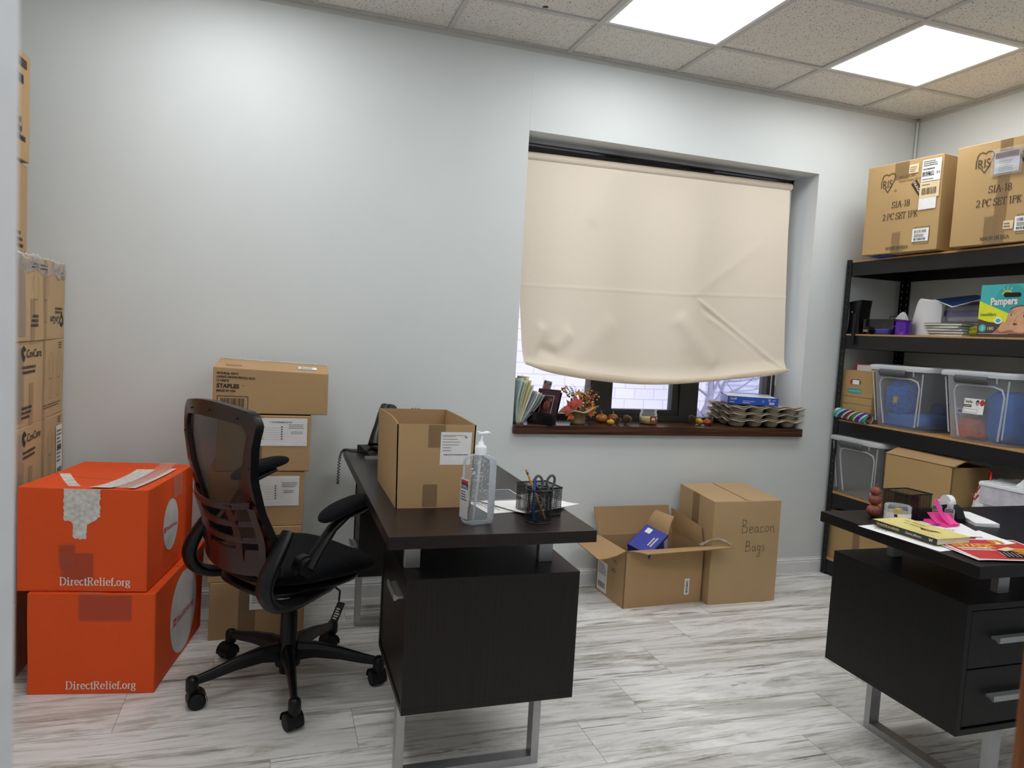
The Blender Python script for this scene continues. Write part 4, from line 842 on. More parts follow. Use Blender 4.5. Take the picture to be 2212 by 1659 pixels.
# closed carton with handwriting: seam runs front to back
t, fr, wb = carton('shipping_carton', 'tall closed carton marked Beacon Bags in handwriting, under the window', (1.6025, -.218, 0), PI/2, .338, .407, .545, 'card2', seed=51, amp=.004, gap=.008, deform=lambda q: Vector((q.x*(1-.03*q.z), q.y, q.z+.012*(q.x/.169)*(q.z/.545) if q.z > .3 else q.z)))
B_ = fr['left']   # local -x is world -y: the face towards the camera
def hand(g, f, x, y, s, word, m='pen'):
    GL = {'B': (.62, [[(.1, 0), (.12, 1)], [(.12, .98), (.42, .9), (.4, .62), (.13, .52), (.5, .42), (.48, .08), (.1, .02)]]),
          'e': (.42, [[(.05, .25), (.34, .28), (.28, .46), (.1, .4), (.06, .12), (.2, 0), (.38, .08)]]), 'a': (.46, [[(.34, .42), (.12, .42), (.06, .14), (.2, .02), (.34, .2), (.34, .42), (.36, .06), (.44, .02)]]),
          'c': (.4, [[(.34, .4), (.14, .42), (.06, .16), (.18, .02), (.38, .06)]]), 'o': (.46, [[(.2, .44), (.06, .2), (.2, .02), (.38, .18), (.32, .42), (.2, .44)]]),
          'n': (.5, [[(.06, .44), (.08, .02)], [(.08, .3), (.26, .46), (.36, .3), (.36, 0), (.46, .02)]]), 'g': (.46, [[(.34, .42), (.12, .42), (.06, .16), (.2, .04), (.34, .2), (.34, .42), (.32, -.4), (.16, -.46), (.08, -.28), (.36, -.06)]]),
          's': (.34, [[(.28, .42), (.12, .44), (.1, .3), (.26, .18), (.2, .02), (.04, .04)]])}
    for ch in word:
        w, st = GL[ch]
        for ln in st: g.line(f, [(x+a*s, y+b*s) for a, b in ln], .0022, m, .0024)
        x += w*s
def f(g): hand(g, B_, .165, .375, .075, 'Beacon'); hand(g, B_, .195, .270, .066, 'Bags')
dec(t, wb, 'handwriting', f, 'handwritten words Beacon Bags')
def f(g):
    g.rect(fr['top'], .0, .175, .022, .235, 'tapebrown', .001, 2)
    for q in ('front', 'back'): g.rect(fr[q], .135, 0, .20, .545, 'tapebrown', .0012, 4)
dec(t, wb, 'packing_tape', f)
#@@SHELF
sh = thing('shelving_unit', 'black metal boltless shelving unit with particle board decks along the right wall', 'shelf', (2.42, -.025, 0))
SD, SL, ST = .445, 1.235, 1.858; LV = [1.85, 1.43, .93, .50, .10]
def slotted(g, f, w, Hh):
    e = .010; g.rect(f, 0, 0, w/2-.0045, Hh, 'shelf_black', 0); g.rect(f, w/2+.0045, 0, w, Hh, 'shelf_black', 0)
    z = 0.02; g.rect(f, w/2-.0045, 0, w/2+.0045, z, 'shelf_black', 0)
    while z < Hh-.03:
        g.rect(f, w/2-.0045, z+.019, w/2+.0045, z+.038, 'shelf_black', 0); g.rect(f, w/2-.0045, z, w/2-.0022, z+.010, 'shelf_black', 0); g.rect(f, w/2+.0022, z, w/2+.0045, z+.010, 'shelf_black', 0); z += .038
    g.rect(f, w/2-.0045, z, w/2+.0045, Hh, 'shelf_black', 0)
for x, y, ux, uy in ((0, 0, 1, -1), (0, -SL, 1, 1), (SD, 0, -1, -1), (SD, -SL, -1, 1)):
    g = G(); slotted(g, Fr((x, y, 0), (0, uy, 0), (0, 0, 1)), .038, ST); slotted(g, Fr((x, y, 0), (ux, 0, 0), (0, 0, 1)), .038, ST); g.build('post', sh, solid=.0018)
for z in LV:
    for nm, q in (('front_beam', (.002, .014, -SL+.002, -.002)), ('rear_beam', (SD-.014, SD-.002, -SL+.002, -.002)), ('side_beam', (.014, SD-.014, -.014, -.003)), ('side_beam', (.014, SD-.014, -SL+.003, -SL+.014))):
        g = G(); g.box(*q, z-.086, z-.008, 'shelf_black'); g.build(nm, sh, bevel=.002)
    g = G(); g.box(.003, SD-.004, -SL+.003, -.003, z-.014, z, 'chip'); g.build('deck', sh)
# big cartons on the top deck
def iris(lb, cx, cy, seed, rich, W=.428, Hh=.472):
    t, fr, wb = carton('shipping_carton', lb, (cx, cy, 1.858), math.radians(-82.6), W, .44, Hh, 'card3', group='storage set cartons on the top shelf', seed=seed, amp=.004)
    F_ = fr['front']
    def f(g):
        x, y = (.128, .375) if not rich else (.133, .385); uc = .212
        g.line(F_, [(x+a*.1, y+b*.1) for a, b in ((-.36, .12), (-.36, .26), (-.28, .4), (-.14, .44), (0, .36), (.12, .44), (.3, .42), (.4, .26), (.34, .08), (.16, -.28), (0, -.52), (-.12, -.36), (-.22, -.24))], .0042, 'inkbrown', .002)
        g.text(F_, x-.042, y-.028, 'IRIS', .042, 'inkbrown', .0022, -.004, width=.066); g.line(F_, arc(x+.045, y-.05, .006, .006, 0, 360, 10), .0016, 'inkbrown', .002)
    dec(t, wb, 'printed_logo', f); uc = .212
    def f(g):
        g.serif(F_, uc-.052, .235, 'SIA-18', .033, 'inkbrown', .002, w=.12, width=.104); g.serif(F_, uc-.102, .175, '2 PC SET 1PK', .033, 'inkbrown', .002, w=.12, width=.205)
        g.serif(F_, uc-.066, .018, 'MADE IN USA', .016, 'inkbrown', .002, w=.13, width=.130)
        if not rich: g.text(F_, .190, .385, 'IRIS USA, Inc.', .012, 'inkbrown', .002, -.004); g.text(F_, .190, .364, 'Pleasant Prairie, WI 531', .012, 'inkbrown', .002, -.004, width=.13)
        else: g.text(F_, .335, .375, 'WI 531', .013, 'inkbrown', .002, -.004)
    dec(t, wb, 'printed_lettering', f)
    def f(g):
        fx, fy = (.272, .352) if not rich else (.290, .395); U = Fr(F_.p(fx, fy), (math.cos(-.95)*F_.u+math.sin(-.95)*F_.v), (math.sin(.95)*F_.u+math.cos(.95)*F_.v))
        g.rect(U, 0, -.012, .10, .022, 'ink', .0024); g.text(U, .004, -.002, 'FRAGILE', .015, 'cream', .0032, .01, width=.088)
    dec(t, wb, 'fragile_strip', f)
    def f(g):
        g.line(F_, [(.305, .035), (.305, .12), (.385, .12), (.385, .035), (.305, .035)], .0015, 'inkbrown', .002)
    dec(t, wb, 'printed_frame', f)
    def f(g):
        g.rect(F_, .295, .048, .382, .112, 'white', .0034, 2); g.bars(F_, .305, .090, .065, .015, 'ink', seed, 16, .0042); g.smalltext(F_, .305, .068, .06, .018, 3, 'ink', seed, .0042); g.bars(F_, .305, .053, .065, .012, 'ink', seed+3, 16, .0042)
    dec(t, wb, 'barcode_label', f, 'white barcode label')
    if not rich:
        def f(g):
            g.rect(F_, .318, .345, .420, .455, 'label', .0046, 3); g.smalltext(F_, .325, .42, .09, .03, 3, 'ink', 3, .0054); g.smalltext(F_, .325, .40, .09, .014, 1, 'ink', 4, .0054)
            r = random.Random(7)
            for i in range(26):
                for j in range(9):
                    if r.random() < .55: g.rect(F_, .323+i*.0024, .371+j*.0026, .3254+i*.0024, .3736+j*.0026, 'ink', .0054)
            g.text(F_, .400, .375, 'H', .018, 'ink', .0054); g.smalltext(F_, .325, .352, .07, .008, 1, 'ink', 5, .0054)
            g.rect(F_, .315, .262, .420, .342, 'cream', .0046, 3); g.bars(F_, .326, .278, .082, .034, 'inkbrown', 8, 22, .0054); g.smalltext(F_, .326, .324, .05, .008, 1, 'inkbrown', 5, .0054); g.rect(F_, .315, .205, .408, .262, 'label', .0040, 2)
            g.rect(F_, .245, .40, .298, .445, 'cream', .0046, 2); g.smalltext(F_, .25, .405, .045, .03, 3, 'inkfaint', 5, .0054)
        dec(t, wb, 'shipping_label', f, 'white and cream shipping labels')
    else:
        def f(g):
            g.rect(F_, .178, .318, .290, .415, 'white', .006, 4); g.rect(F_, .182, .385, .286, .412, 'darkred', .0068, 2); g.smalltext(F_, .19, .392, .09, .012, 1, 'ink', 3, .0076, .6, (.9, 1)); g.smalltext(F_, .200, .325, .07, .05, 6, 'inkfaint', 5, .007, .3)
            g.grid(lambda u, v: F_.p(.165+.138*u, .308+.122*v, .009+.004*noise.noise(Vector((u*5, v*5, 1)))), 16, 12, 'bagclear')
        dec(t, wb, 'packing_list_pouch', f, 'clear pouch with red band and white slip')
        def f(g): g.rect(F_, .245, .060, .290, .098, 'cream', .0044, 2); g.smalltext(F_, .25, .065, .035, .026, 2, 'inkfaint', 3, .0054); g.rect(F_, .36, .27, .42, .33, 'cream', .0044, 2)
        dec(t, wb, 'cream_sticker', f)
    def f(g):
        if rich: g.rect(F_, .195, 0, .250, Hh, 'tapebrown', .0014, 6); g.rect(F_, .155, 0, .215, .13, 'tapebrown', .0018, 3)
        else: g.rect(F_, .175, 0, .225, .11, 'tapebrown', .0014, 3); g.rect(F_, .16, .38, .24, Hh, 'tapebrown', .0014, 3)
        g.grid(lambda u, v: F_.p(.18+.07*u, .0+.045*v, .003+.003*noise.noise(Vector((u*6, v*9, 1)))), 10, 8, 'tapeclear')
    dec(t, wb, 'packing_tape', f)
iris('large storage set carton on the top shelf, nearest the window, with two shipping labels', 2.565, -.418, 61, False)
iris('large storage set carton with a clear pouch, cut off by the right edge', 2.612, -.925, 62, True)
g = G(); g.grid(lambda u, v: (2.36+.2*v, -.25-.12*u, 1.8515+.006*(1-v)*math.sin(u*5)**2), 8, 6, 'blue'); tag(g.build('blue_folder', solid=.0015), 'corner of a blue folder under the top shelf carton', 'folder')
#@@CHAIR
PH = math.radians(32); ch = thing('office_chair', 'black mesh back office chair with flip up arms beside the middle desk', 'office chair', (-.65, -.80, 0), PH)
def ell(g, c, sx, sy, sz, p, mat, n=36, m=14, dome=0.0):
    def fn(u, v):
        a = 2*PI*u; t = PI*(v-.5); ca, sa = math.cos(a), math.sin(a); k = math.cos(t)
        e = lambda q, w: math.copysign(abs(q)**w, q)
        x = e(ca, p)*e(k, .55); y = e(sa, p)*e(k, .55); z = e(math.sin(t), .8)
        return (c[0]+sx*x, c[1]+sy*y, c[2]+sz*z+dome*(x*x*.6-y*y*.2+(.5*x if x > 0 else 0)*-1.2))
    g.grid(fn, n, m, mat, cu=True)
g = G()
def seatf(u, v):
    a = 2*PI*u; t = PI*(v-.5); ca, sa = math.cos(a), math.sin(a); e = lambda q, w: math.copysign(abs(q)**w, q); k = abs(math.cos(t))**.5
    x = e(ca, .62)*k; y = e(sa, .62)*k; X_ = .025+.245*x; Y_ = y*(.235+.022*x)
    z = .455+.038*e(math.sin(t), .8)+.012*y*y-.035*max(0, x-.35)**1.4+.012*max(0, -x-.3)
    return (X_, Y_, z)
g.grid(seatf, 48, 20, 'seatfab', cu=True); g.build('seat', ch)
g = G(); ell(g, (.0, 0, .412), .215, .205, .022, .6, 'black'); g.build('seat_pan', ch)
# back: hourglass frame, netting, slatted lumbar plate
def bx(z): # fore-aft position of the back at height z
    P_ = [(.44, -.165), (.52, -.185), (.62, -.195), (.72, -.232), (.82, -.262), (.92, -.275), (1.0, -.272), (1.06, -.262)]
    if z <= P_[0][0]: return P_[0][1]
    for (a, b), (c, d) in zip(P_[:-1], P_[1:]):
        if z <= c: return b+(d-b)*(z-a)/(c-a)
    return P_[-1][1]
def bw(z):
    P_ = [(.44, .15), (.50, .205), (.60, .205), (.70, .185), (.80, .188), (.90, .205), (.98, .222), (1.03, .225)]
    if z <= P_[0][0]: return P_[0][1]
    for (a, b), (c, d) in zip(P_[:-1], P_[1:]):
        if z <= c: return b+(d-b)*(z-a)/(c-a)
    return P_[-1][1]
def bp(y, z, off=0.0): return Vector((bx(z)-.055*(1-(y/.24)**2)*(.5+.5*max(0, (z-.5)/.55))+off, y, z))
loop = []
for i in range(18): z = .47+.50*i/17; loop.append(bp(bw(z), z))
for a in range(1, 9): t = a/9*PI/2; loop.append(bp(.222-.05*(1-math.cos(t)), .97+.055*math.sin(t)))
for i in range(1, 10): y = .172-.344*i/10; loop.append(bp(y, 1.025+.014*(1-(y/.172)**2)))
for a in range(0, 9): t = (9-a)/9*PI/2; loop.append(bp(-(.222-.05*(1-math.cos(t))), .97+.055*math.sin(t)))
for i in range(17, -1, -1): z = .47+.50*i/17; loop.append(bp(-bw(z), z))
for i in range(1, 8): y = -bw(.47)+2*bw(.47)*i/8; loop.append(bp(y, .452))
N = len(loop); cen = [bp(p.y*.86, .74+(p.z-.74)*.88) for p in loop]
ow = [p+(p-Vector((p.x, 0, .74))).normalized()*.012 for p in loop]
g = G()
rings = []
for i in range(N):
    o_, inn = ow[i], loop[i].lerp(Vector((loop[i].x, 0, .74)), .0)
    d = (Vector((0, -loop[i].y, .74-loop[i].z))); d.normalize(); wd = .040 if loop[i].z > .62 else .030
    i_ = Vector(bp(loop[i].y+d.y*wd, loop[i].z+d.z*wd)); rings.append([o_+Vector((.016, 0, 0)), o_+Vector((-.006, 0, 0)), o_+Vector((-.013, 0, 0)).lerp(Vector((0, 0, 0)), 0), i_+Vector((-.012, 0, 0)), i_+Vector((.004, 0, 0)), loop[i]+Vector((.016, 0, 0))])
m_ = len(rings[0]); vs = [tuple(p) for r in rings for p in r]
fsA = []; fsB = []
for i in range(N):
    for k in range(m_):
        f = (i*m_+k, i*m_+(k+1) % m_, ((i+1) % N)*m_+(k+1) % m_, ((i+1) % N)*m_+k)
        (fsB if k in (2, 3) else fsA).append(f)
g.add(vs, fsA, 'black', True); g.add(vs, fsB, 'black_red_glow', True)
g.build('backrest_frame', ch, bevel=.002)
g = G()
for y, z in ((.212, .93), (.12, 1.018), (-.02, 1.026), (-.16, 1.012), (-.205, .86), (-.18, .76), (-.188, .66)):
    p = bp(y*.97, z-.004); g.sphere((p.x-.0145, p.y, p.z), .0035, 'black', 8, 5)
g.build('frame_screw', ch)
def netf(u, v):
    z = .47+.545*v; w = bw(z)*.93*(1-.10*max(0, (v-.9)/.1)); return tuple(bp((-1+2*u)*w, z, .010))
g = G(); g.grid(netf, 24, 30, 'net_chair', uvs=(150, 210)); g.build('backrest_netting', ch)
g = G()
def slat(z, hh, th=.010):
    def fn(u, v):
        y = (-1+2*u)*bw(z)*.97; p = bp(y, z, -.026-.022*(1-(u*2-1)**2)); a = v*4; q = [(-1, -1), (-1, 1), (1, 1), (1, -1)][int(a) % 4]
        return (p.x+q[0]*th/2, p.y, p.z+q[1]*hh/2+.018*(abs(u*2-1)**2))
    vs = []; n = 20
    g.grid(lambda u, v: fn(u, min(v, .99) if v < 1 else 0), n, 4, 'black_red_glow', cv=True, smooth=False)
for z, hh in ((.715, .022), (.655, .020), (.600, .020), (.525, .085)): slat(z, hh)
for s in (-1, 1):
    for yy, w in ((.098, .035), (.19, .03)):
        g.grid(lambda u, v: tuple(bp(s*(yy-w/2+w*u),   .535+.190*v, -.030-.020*(1-(yy/.2)**2))), 3, 8, 'black_red_glow', flip=(s < 0))
g.build('lumbar_plate', ch, bevel=.003)
# side brackets sweep from the back round under the seat
for s in (-1, 1):
    g = G(); pts = [(-.165, .225*s, .640), (-.205, .238*s, .585), (-.245, .245*s, .520), (-.255, .245*s, .465), (-.225, .240*s, .418), (-.160, .225*s, .396), (-.06, .20*s, .394), (.06, .16*s, .400), (.13, .10*s, .404)]
    P2 = []
    for i in range(len(pts)-1):
        for k in range(4):
            t = k/4; p0 = Vector(pts[max(i-1, 0)]); p1 = Vector(pts[i]); p2 = Vector(pts[i+1]); p3 = Vector(pts[min(i+2, len(pts)-1)])
            P2.append(.5*((2*p1)+(-p0+p2)*t+(2*p0-5*p1+4*p2-p3)*t*t+(-p0+3*p1-3*p2+p3)*t**3))
    P2.append(Vector(pts[-1])); n_ = len(P2)
    g.tube(P2, [.026+.010*math.sin(PI*min(1, i/n_*1.3)) for i in range(n_)], 'black', 12, sx=.62, up=(0, 1, 0)); g.build('side_bracket', ch)
    # arm: pivot disc, sloping stem, pad
    ar = G(); pv = Vector((-.125, .245*s, .530))
    ar.tube([pv, pv+Vector((0, .03*s, 0))], .036, 'black', 24); ar.tube([pv+Vector((0, .028*s, 0)), pv+Vector((0, .052*s, 0))], .031, 'black_soft', 24)
    lift = 0 if s < 0 else .035
    st = [pv+Vector((0, .04*s, 0)), pv+Vector((.035, .041*s, .050)), pv+Vector((.085, .042*s, .115+lift*.4)), pv+Vector((.14, .042*s, .150+lift*.7)), pv+Vector((.20, .042*s, .160+lift)), pv+Vector((.232, .042*s, .166+lift))]
    ar.tube(st, [.032, .027, .024, .022, .020, .012], 'black', 12, sx=.55, up=(0, 1, 0)); ao = ar.build('armrest', ch)
    pd = G(); c0 = pv+Vector((.165, .042*s, .188+lift))
    def padf(u, v):
        a = 2*PI*u; t = PI*(v-.5); e = lambda q, w: math.copysign(abs(q)**w, q); k = math.cos(t)
        x = (.100 if s < 0 else .120)*e(math.cos(a), .75)*k**.6-(.030 if s < 0 else 0); y = .040*e(math.sin(a), .8)*k**.6*(1-.1*x/.12); z = .021*e(math.sin(t), .8)+.026*(x/.128)*1.0-.012*(x/.128)**2
        return (c0.x+x, c0.y+y, c0.z+z)
    pd.grid(padf, 30, 12, 'seatfab', cu=True); pd.build('arm_pad', ao)
g = G(); g.tube([(0, 0, .245), (0, 0, .40)], .014, 'chrome', 20); g.build('gas_lift', ch)
g = G(); g.lathe([(0, .285), (.026, .285), (.026, .270), (.029, .268), (.031, .16), (.045, .14), (.045, .075), (.03, .07), (.03, .045), (0, .045)], 'black', 28); g.build('hub', ch)
for k in range(5):
    a = math.radians(57+72*k)-PH; d = Vector((math.cos(a), math.sin(a), 0)); sd = Vector((-math.sin(a), math.cos(a), 0))
    g = G(); sec = [(.035, .128, .050, .032), (.10, .132, .040, .026), (.19, .120, .030, .021), (.27, .103, .024, .017), (.325, .094, .021, .014)]
    rings = []
    for r_, z, w, hh in sec:
        c = d*r_+Vector((0, 0, z)); q = [c+sd*w*.5-Vector((0, 0, hh)), c+sd*w*.5+Vector((0, 0, hh*.3)), c+sd*w*.28+Vector((0, 0, hh)), c-sd*w*.28+Vector((0, 0, hh)), c-sd*w*.5+Vector((0, 0, hh*.3)), c-sd*w*.5-Vector((0, 0, hh))]; rings.append(q)
    vs = [tuple(p) for r in rings for p in r]; fs = []
    for i in range(len(rings)-1):
        for j in range(6): fs.append((i*6+j, i*6+(j+1) % 6, (i+1)*6+(j+1) % 6, (i+1)*6+j))
    fs += [tuple(range(5, -1, -1)), tuple(range(len(vs)-6, len(vs)))]
    g.add(vs, fs, 'black', False); c = d*.33; g.lathe([(0, .112), (.012, .111), (.019, .104), (.021, .092), (.021, .066), (.019, .060)], 'black', 20, (c.x, c.y, 0)); lg = g.build('leg', ch, bevel=.004)
    # caster: twin wheels under a hood, trailing
    tr_ = a+math.radians((150, 95, 170, 200, 120)[k]); td = Vector((math.cos(tr_), math.sin(tr_), 0)); ax = Vector((-td.y, td.x, 0)); wc = c+td*.014+Vector((0, 0, .0285))
    g = G()
    for s in (-1, 1): g.tube([wc+ax*s*.006, wc+ax*s*.010, wc+ax*s*.024, wc+ax*s*.026], [.026, .0285, .0285, .022], 'black_soft', 28)
    g.tube([wc-ax*.02, wc+ax*.02], .006, 'black', 8)
    hd = [wc+(td*math.cos(t)+Vector((0, 0, 1))*math.sin(t))*.033 for t in [math.radians(x) for x in (200, 170, 140, 110, 85, 60, 35, 10, -10)]]
    g.tube(hd, .0045, 'black', 4, sx=5.2, up=tuple(ax)[:3] if False else None) if False else None
    w_ = .0275
    for i in range(len(hd)-1):
        p, q = hd[i], hd[i+1]; g.add([p-ax*w_, p+ax*w_, q+ax*w_, q-ax*w_], [(0, 1, 2, 3)], 'black', True)
    g.tube([c+Vector((0, 0, .050)), c+Vector((0, 0, .068))], .014, 'black', 16); g.build('caster', lg)
g = G(); R_ = Matrix.Rotation(-PH, 3, 'Z'); lv = [Vector((.03, -.14, .392)), Vector((.075, -.165, .385)), Vector((.09, -.172, .37)), Vector((.085, -.175, .335))]; g.tube(lv, .004, 'black', 8); g.lathe([(0, .372), (.045, .374), (.05, .385), (.05, .398), (0, .40)], 'black', 20, (.035, -.125, 0)); lo = g.build('lever', ch)
g = G(); tf = Matrix.Translation((.080, -.178, .300)) @ Matrix.Rotation(-PH, 4, 'Z') @ Matrix.Rotation(math.radians(20), 4, 'Y')
g.M = tf; g.box(-.014, .014, -.003, .003, -.038, .034, 'black'); g.M = Matrix.Identity(4); pad_o = g.build('lever_tag', lo, bevel=.003)
g = G(); g.M = tf; F_ = Fr((-.012, -.0034, -.035), (1, 0, 0), (0, 0, 1)); g.smalltext(F_, .003, .004, .018, .045, 5, 'inkwhite', 4, .0003, .5); g.build('printed_arrows', pad_o)
#@@DESK1 items on the middle desk
DZ = .7622
t = thing('sanitizer_bottle', 'tall clear pump bottle of sanitizer gel on the middle desk', 'bottle', (-.155, -1.475, DZ), math.radians(16))
def rrect(a, hx, hy, p=.42): ca, sa = math.cos(a), math.sin(a); return (hx*math.copysign(abs(ca)**p, ca), hy*math.copysign(abs(sa)**p, sa))
PR = [(.030, 0), (.040, .003), (.0445, .012), (.0455, .03), (.046, .10), (.046, .165), (.045, .182), (.040, .194), (.028, .200), (.016, .2025), (.0145, .206)]
def bot(PRF, k=1.0, fy=.72):
    def fn(u, v):
        q = v*(len(PRF)-1); i = min(int(q+1e-6), len(PRF)-1); r, z = PRF[i]; x, y = rrect(2*PI*u, r*k, r*k*fy, .5 if z < .198 else 1.0); return (x, y*(1 if z < .198 else 1/fy), z)
    return fn
g = G(); g.grid(bot(PR), 40, len(PR)-1, 'cleargel', cu=True); g.box(-.028, .028, -.018, .018, .0, .002, 'cleargel'); g.build('bottle_body', t)
g = G(); g.lathe([(.0165, .203), (.0168, .222), (.0155, .228), (.009, .231), (.0075, .240), (.0045, .242), (.0045, .262)], 'whiteplastic', 24); g.build('cap', t)
g = G(); g.box(-.011, .018, -.008, .008, .262, .267, 'whiteplastic'); g.tube([(.010, 0, .266), (.024, 0, .2655), (.029, 0, .262)], [.005, .004, .003], 'whiteplastic', 10); g.box(-.013, -.006, -.006, .006, .260, .270, 'whiteplastic'); g.build('pump_head', t, bevel=.0015)
g = G(); g.tube([(0, 0, .204), (-.004, 0, .12), (-.014, 0, .012)], .0035, 'bin_rib', 8, caps=False); g.build('dip_tube', t)
r = random.Random(9); g = G()
for i in range(210):
    z = .045+.145*r.random()**.7; a = r.uniform(0, 2*PI); q = r.uniform(.2, .9); x, y = rrect(a, .040*q, .028*q); s_ = r.uniform(.0008, .0017); g.sphere((x, y, z), s_, 'whiteplastic', 5, 3)
o = g.build('gel_bubbles', t); o['kind'] = 'stuff'
g = G(); F_ = Fr((-.0464, .024, .06), (0, -1, 0), (0, 0, 1)); F_.n = Vector((-1, 0, 0)); g.rect(F_, 0, -.04, .046, .075, 'bin_rib', .0004); g.rect(F_, .004, .045, .042, .066, 'navy', .0008); g.rect(F_, .004, .062, .042, .070, 'red', .001); g.text(F_, .023, .048, 'PURELL', .008, 'inkwhite', .0012, .01, align='c', width=.032); g.smalltext(F_, .005, .01, .034, .03, 4, 'navy', 3, .0008, .5); g.build('bottle_label', t)
def meshcup(name, label, loc, R_, Hh, n=4, rz=0.0, w=None, d=None, cat='pen holder', cells=(90, 40)):
    t = thing(name, label, cat, loc, rz)
    g = G()
    if w is None:
        g.lathe([(R_, .004), (R_, Hh)], 'net_cup', 40, uvs=cells); g.build('wire_mesh_wall', t)
        g = G(); g.tube([(R_*math.cos(a*PI/20), R_*math.sin(a*PI/20), Hh) for a in range(40)], .0022, 'black', 8, closed=True); g.build('rim', t)
        g = G(); g.lathe([(0, .003), (R_, .003), (R_+.001, 0), (0, 0)][::-1], 'black', 36); g.build('base', t)
    else:
        for (x0, y0, x1, y1) in ((-w/2, -d/2, w/2, -d/2), (w/2, -d/2, w/2, d/2), (w/2, d/2, -w/2, d/2), (-w/2, d/2, -w/2, -d/2)):
            L = math.hypot(x1-x0, y1-y0); g.grid(lambda u, v: (x0+(x1-x0)*u, y0+(y1-y0)*u, .003+(Hh-.003)*v), 1, 1, 'net_cup', uvs=(L*cells[0], Hh*cells[0]))
        g.build('wire_mesh_wall', t)
        g = G(); g.tube([(-w/2, -d/2, Hh), (w/2, -d/2, Hh), (w/2, d/2, Hh), (-w/2, d/2, Hh)], .0024, 'black', 8, closed=True); g.build('rim', t)
        g = G(); g.box(-w/2, w/2, -d/2, d/2, 0, .003, 'black'); g.build('base', t)
    return t
meshcup('pen_holder', 'round black wire mesh cup of pens and scissors on the middle desk', (.037, -1.467, DZ), .041, .098, cells=(40, 15))
meshcup('pen_holder', 'square black wire mesh organizer behind the round pen cup', (.072, -1.372, DZ), 0, .088, rz=math.radians(8), w=.105, d=.105, cells=(150, 0))
t = thing('pencil', 'yellow pencil with pink eraser leaning in the round pen cup', 'pencil', (.043, -1.465, DZ+.005)); p0, p1 = Vector((.018, 0, 0)), Vector((-.050, .006, .150)); g = G(); g.tube([p0, p1*.9+p0*.1], .0035, 'pencil', 6); g.build('barrel', t)
g = G(); a = p0.lerp(p1, .9); b_ = p0.lerp(p1, .95); g.tube([a, b_], .0037, 'ferrule', 10); g.build('ferrule', t); g = G(); g.tube([b_, p1], .0034, 'eraser', 10); g.build('eraser', t)
t = thing('ballpoint_pen', 'blue ballpoint pen upright in the round pen cup', 'pen', (.012, -1.483, DZ+.005)); g = G(); g.tube([(.006, 0, 0), (.001, 0, .112)], .004, 'penblue', 8); g.build('barrel', t); g = G(); g.tube([(.001, 0, .112), (0, 0, .128)], [.0044, .003], 'blue2', 8); g.build('pen_cap', t)
t = thing('scissors', 'grey handled scissors standing in the round pen cup', 'scissors', (.045, -1.455, DZ+.004))
for s in (-1, 1):
    g = G(); c = Vector((.0+.020*s+.012, 0, .112)); g.tube([c+Vector((.012*math.cos(a*PI/10)+s*.003*math.sin(a*PI/10), .002*s, .019*math.sin(a*PI/10))) for a in range(20)], .0040, 'latch', 8, closed=True); g.tube([c+Vector((-s*.004, 0, -.019)), Vector((.012, 0, .065))], .004, 'latch', 6); g.build('handle', t)
    g = G(); g.tube([Vector((.012, 0, .068)), Vector((.012-s*.01, 0, .004))], [.005, .001], 'chrome', 4, sx=.3); g.build('blade', t)
def sheet(name, label, cx, cy, z, w, d, rz, mat, cat='paper', group=None, curl=.0, fn=None, th=.0006):
    g = G(); g.grid(lambda u, v: (-w/2+w*u, -d/2+d*v, z+curl*max(0, (u-.75)/.25)**2+curl*.5*max(0, (.25-v)/.25)**2), 12, 12, mat)
    if fn: fn(g, Fr((-w/2, -d/2, z), (1, 0, 0), (0, 1, 0)))
    o = g.build(name, solid=0, loc=(cx, cy, 0), rz=rz); md = None; tag(o, label, cat, group); return o
def pr(g, F_): g.rect(F_, .012, .16, .11, .26, 'inkfaint', .0006); g.smalltext(F_, .012, .02, .18, .12, 9, 'inkfaint', 6, .0006, .35); g.rect(F_, .12, .17, .20, .25, 'latch', .0006)
sheet('paper_sheet', 'printed sheet lying beside the sanitizer bottle', .03, -1.245, DZ+.0006, .215, .28, math.radians(-80), 'white', fn=pr)
sheet('paper_sheet', 'white sheet with a curling corner behind the pen holders', .085, -1.265, DZ+.0022, .215, .25, math.radians(-62), 'white', curl=.006)
sheet('paper_sheet', 'dark framed sheet partly behind the sanitizer bottle', -.02, -1.14, DZ+.0035, .2, .15, math.radians(3), 'latch', fn=lambda g, F_: g.line(F_, [(0, 0), (.2, 0), (.2, .15), (0, .15), (0, 0)], .003, 'white', .0006))
# desk phone behind the carton
t = thing('desk_phone', 'black corded desk phone mostly hidden behind the open carton', 'telephone', (-.285, -.33, DZ), math.radians(10))
g = G(); F_ = Fr((-.09, -.10, 0), (0, 1, 0), (0, 0, 1)); g.prism([(0, 0), (.20, 0), (.20, .028), (.17, .032), (0, .014)], F_, .02, .19, 'black_soft'); g.build('phone_base', t, bevel=.004)
g = G(); hs = [Vector((-.035, -.06, .050)), Vector((-.025, -.04, .088)), Vector((-.005, -.01, .13)), Vector((.018, .02, .170)), Vector((.045, .045, .200))]; g.tube(hs, [.026, .021, .018, .020, .024], 'black', 16, sx=1.4); g.sphere((-.030, -.055, .042), (.032, .03, .020), 'black', 16, 8); g.sphere((.055, .045, .198), (.030, .03, .018), 'black', 16, 8); g.build('handset', t)
g = G(); g.box(-.095, .1, -.105, -.095, 0, .012, 'silver'); g.build('front_strip', t)
g = G(); path = [Vector((-.06, -.125, .035)), Vector((-.085, -.10, .02)), Vector((-.12, -.06, .018)), Vector((-.15, -.04, .02)), Vector((-.168, -.045, -.01)), Vector((-.176, -.06, -.07)), Vector((-.18, -.07, -.12))]
path = [Vector((p.x, p.y+.06, p.z)) for p in path]
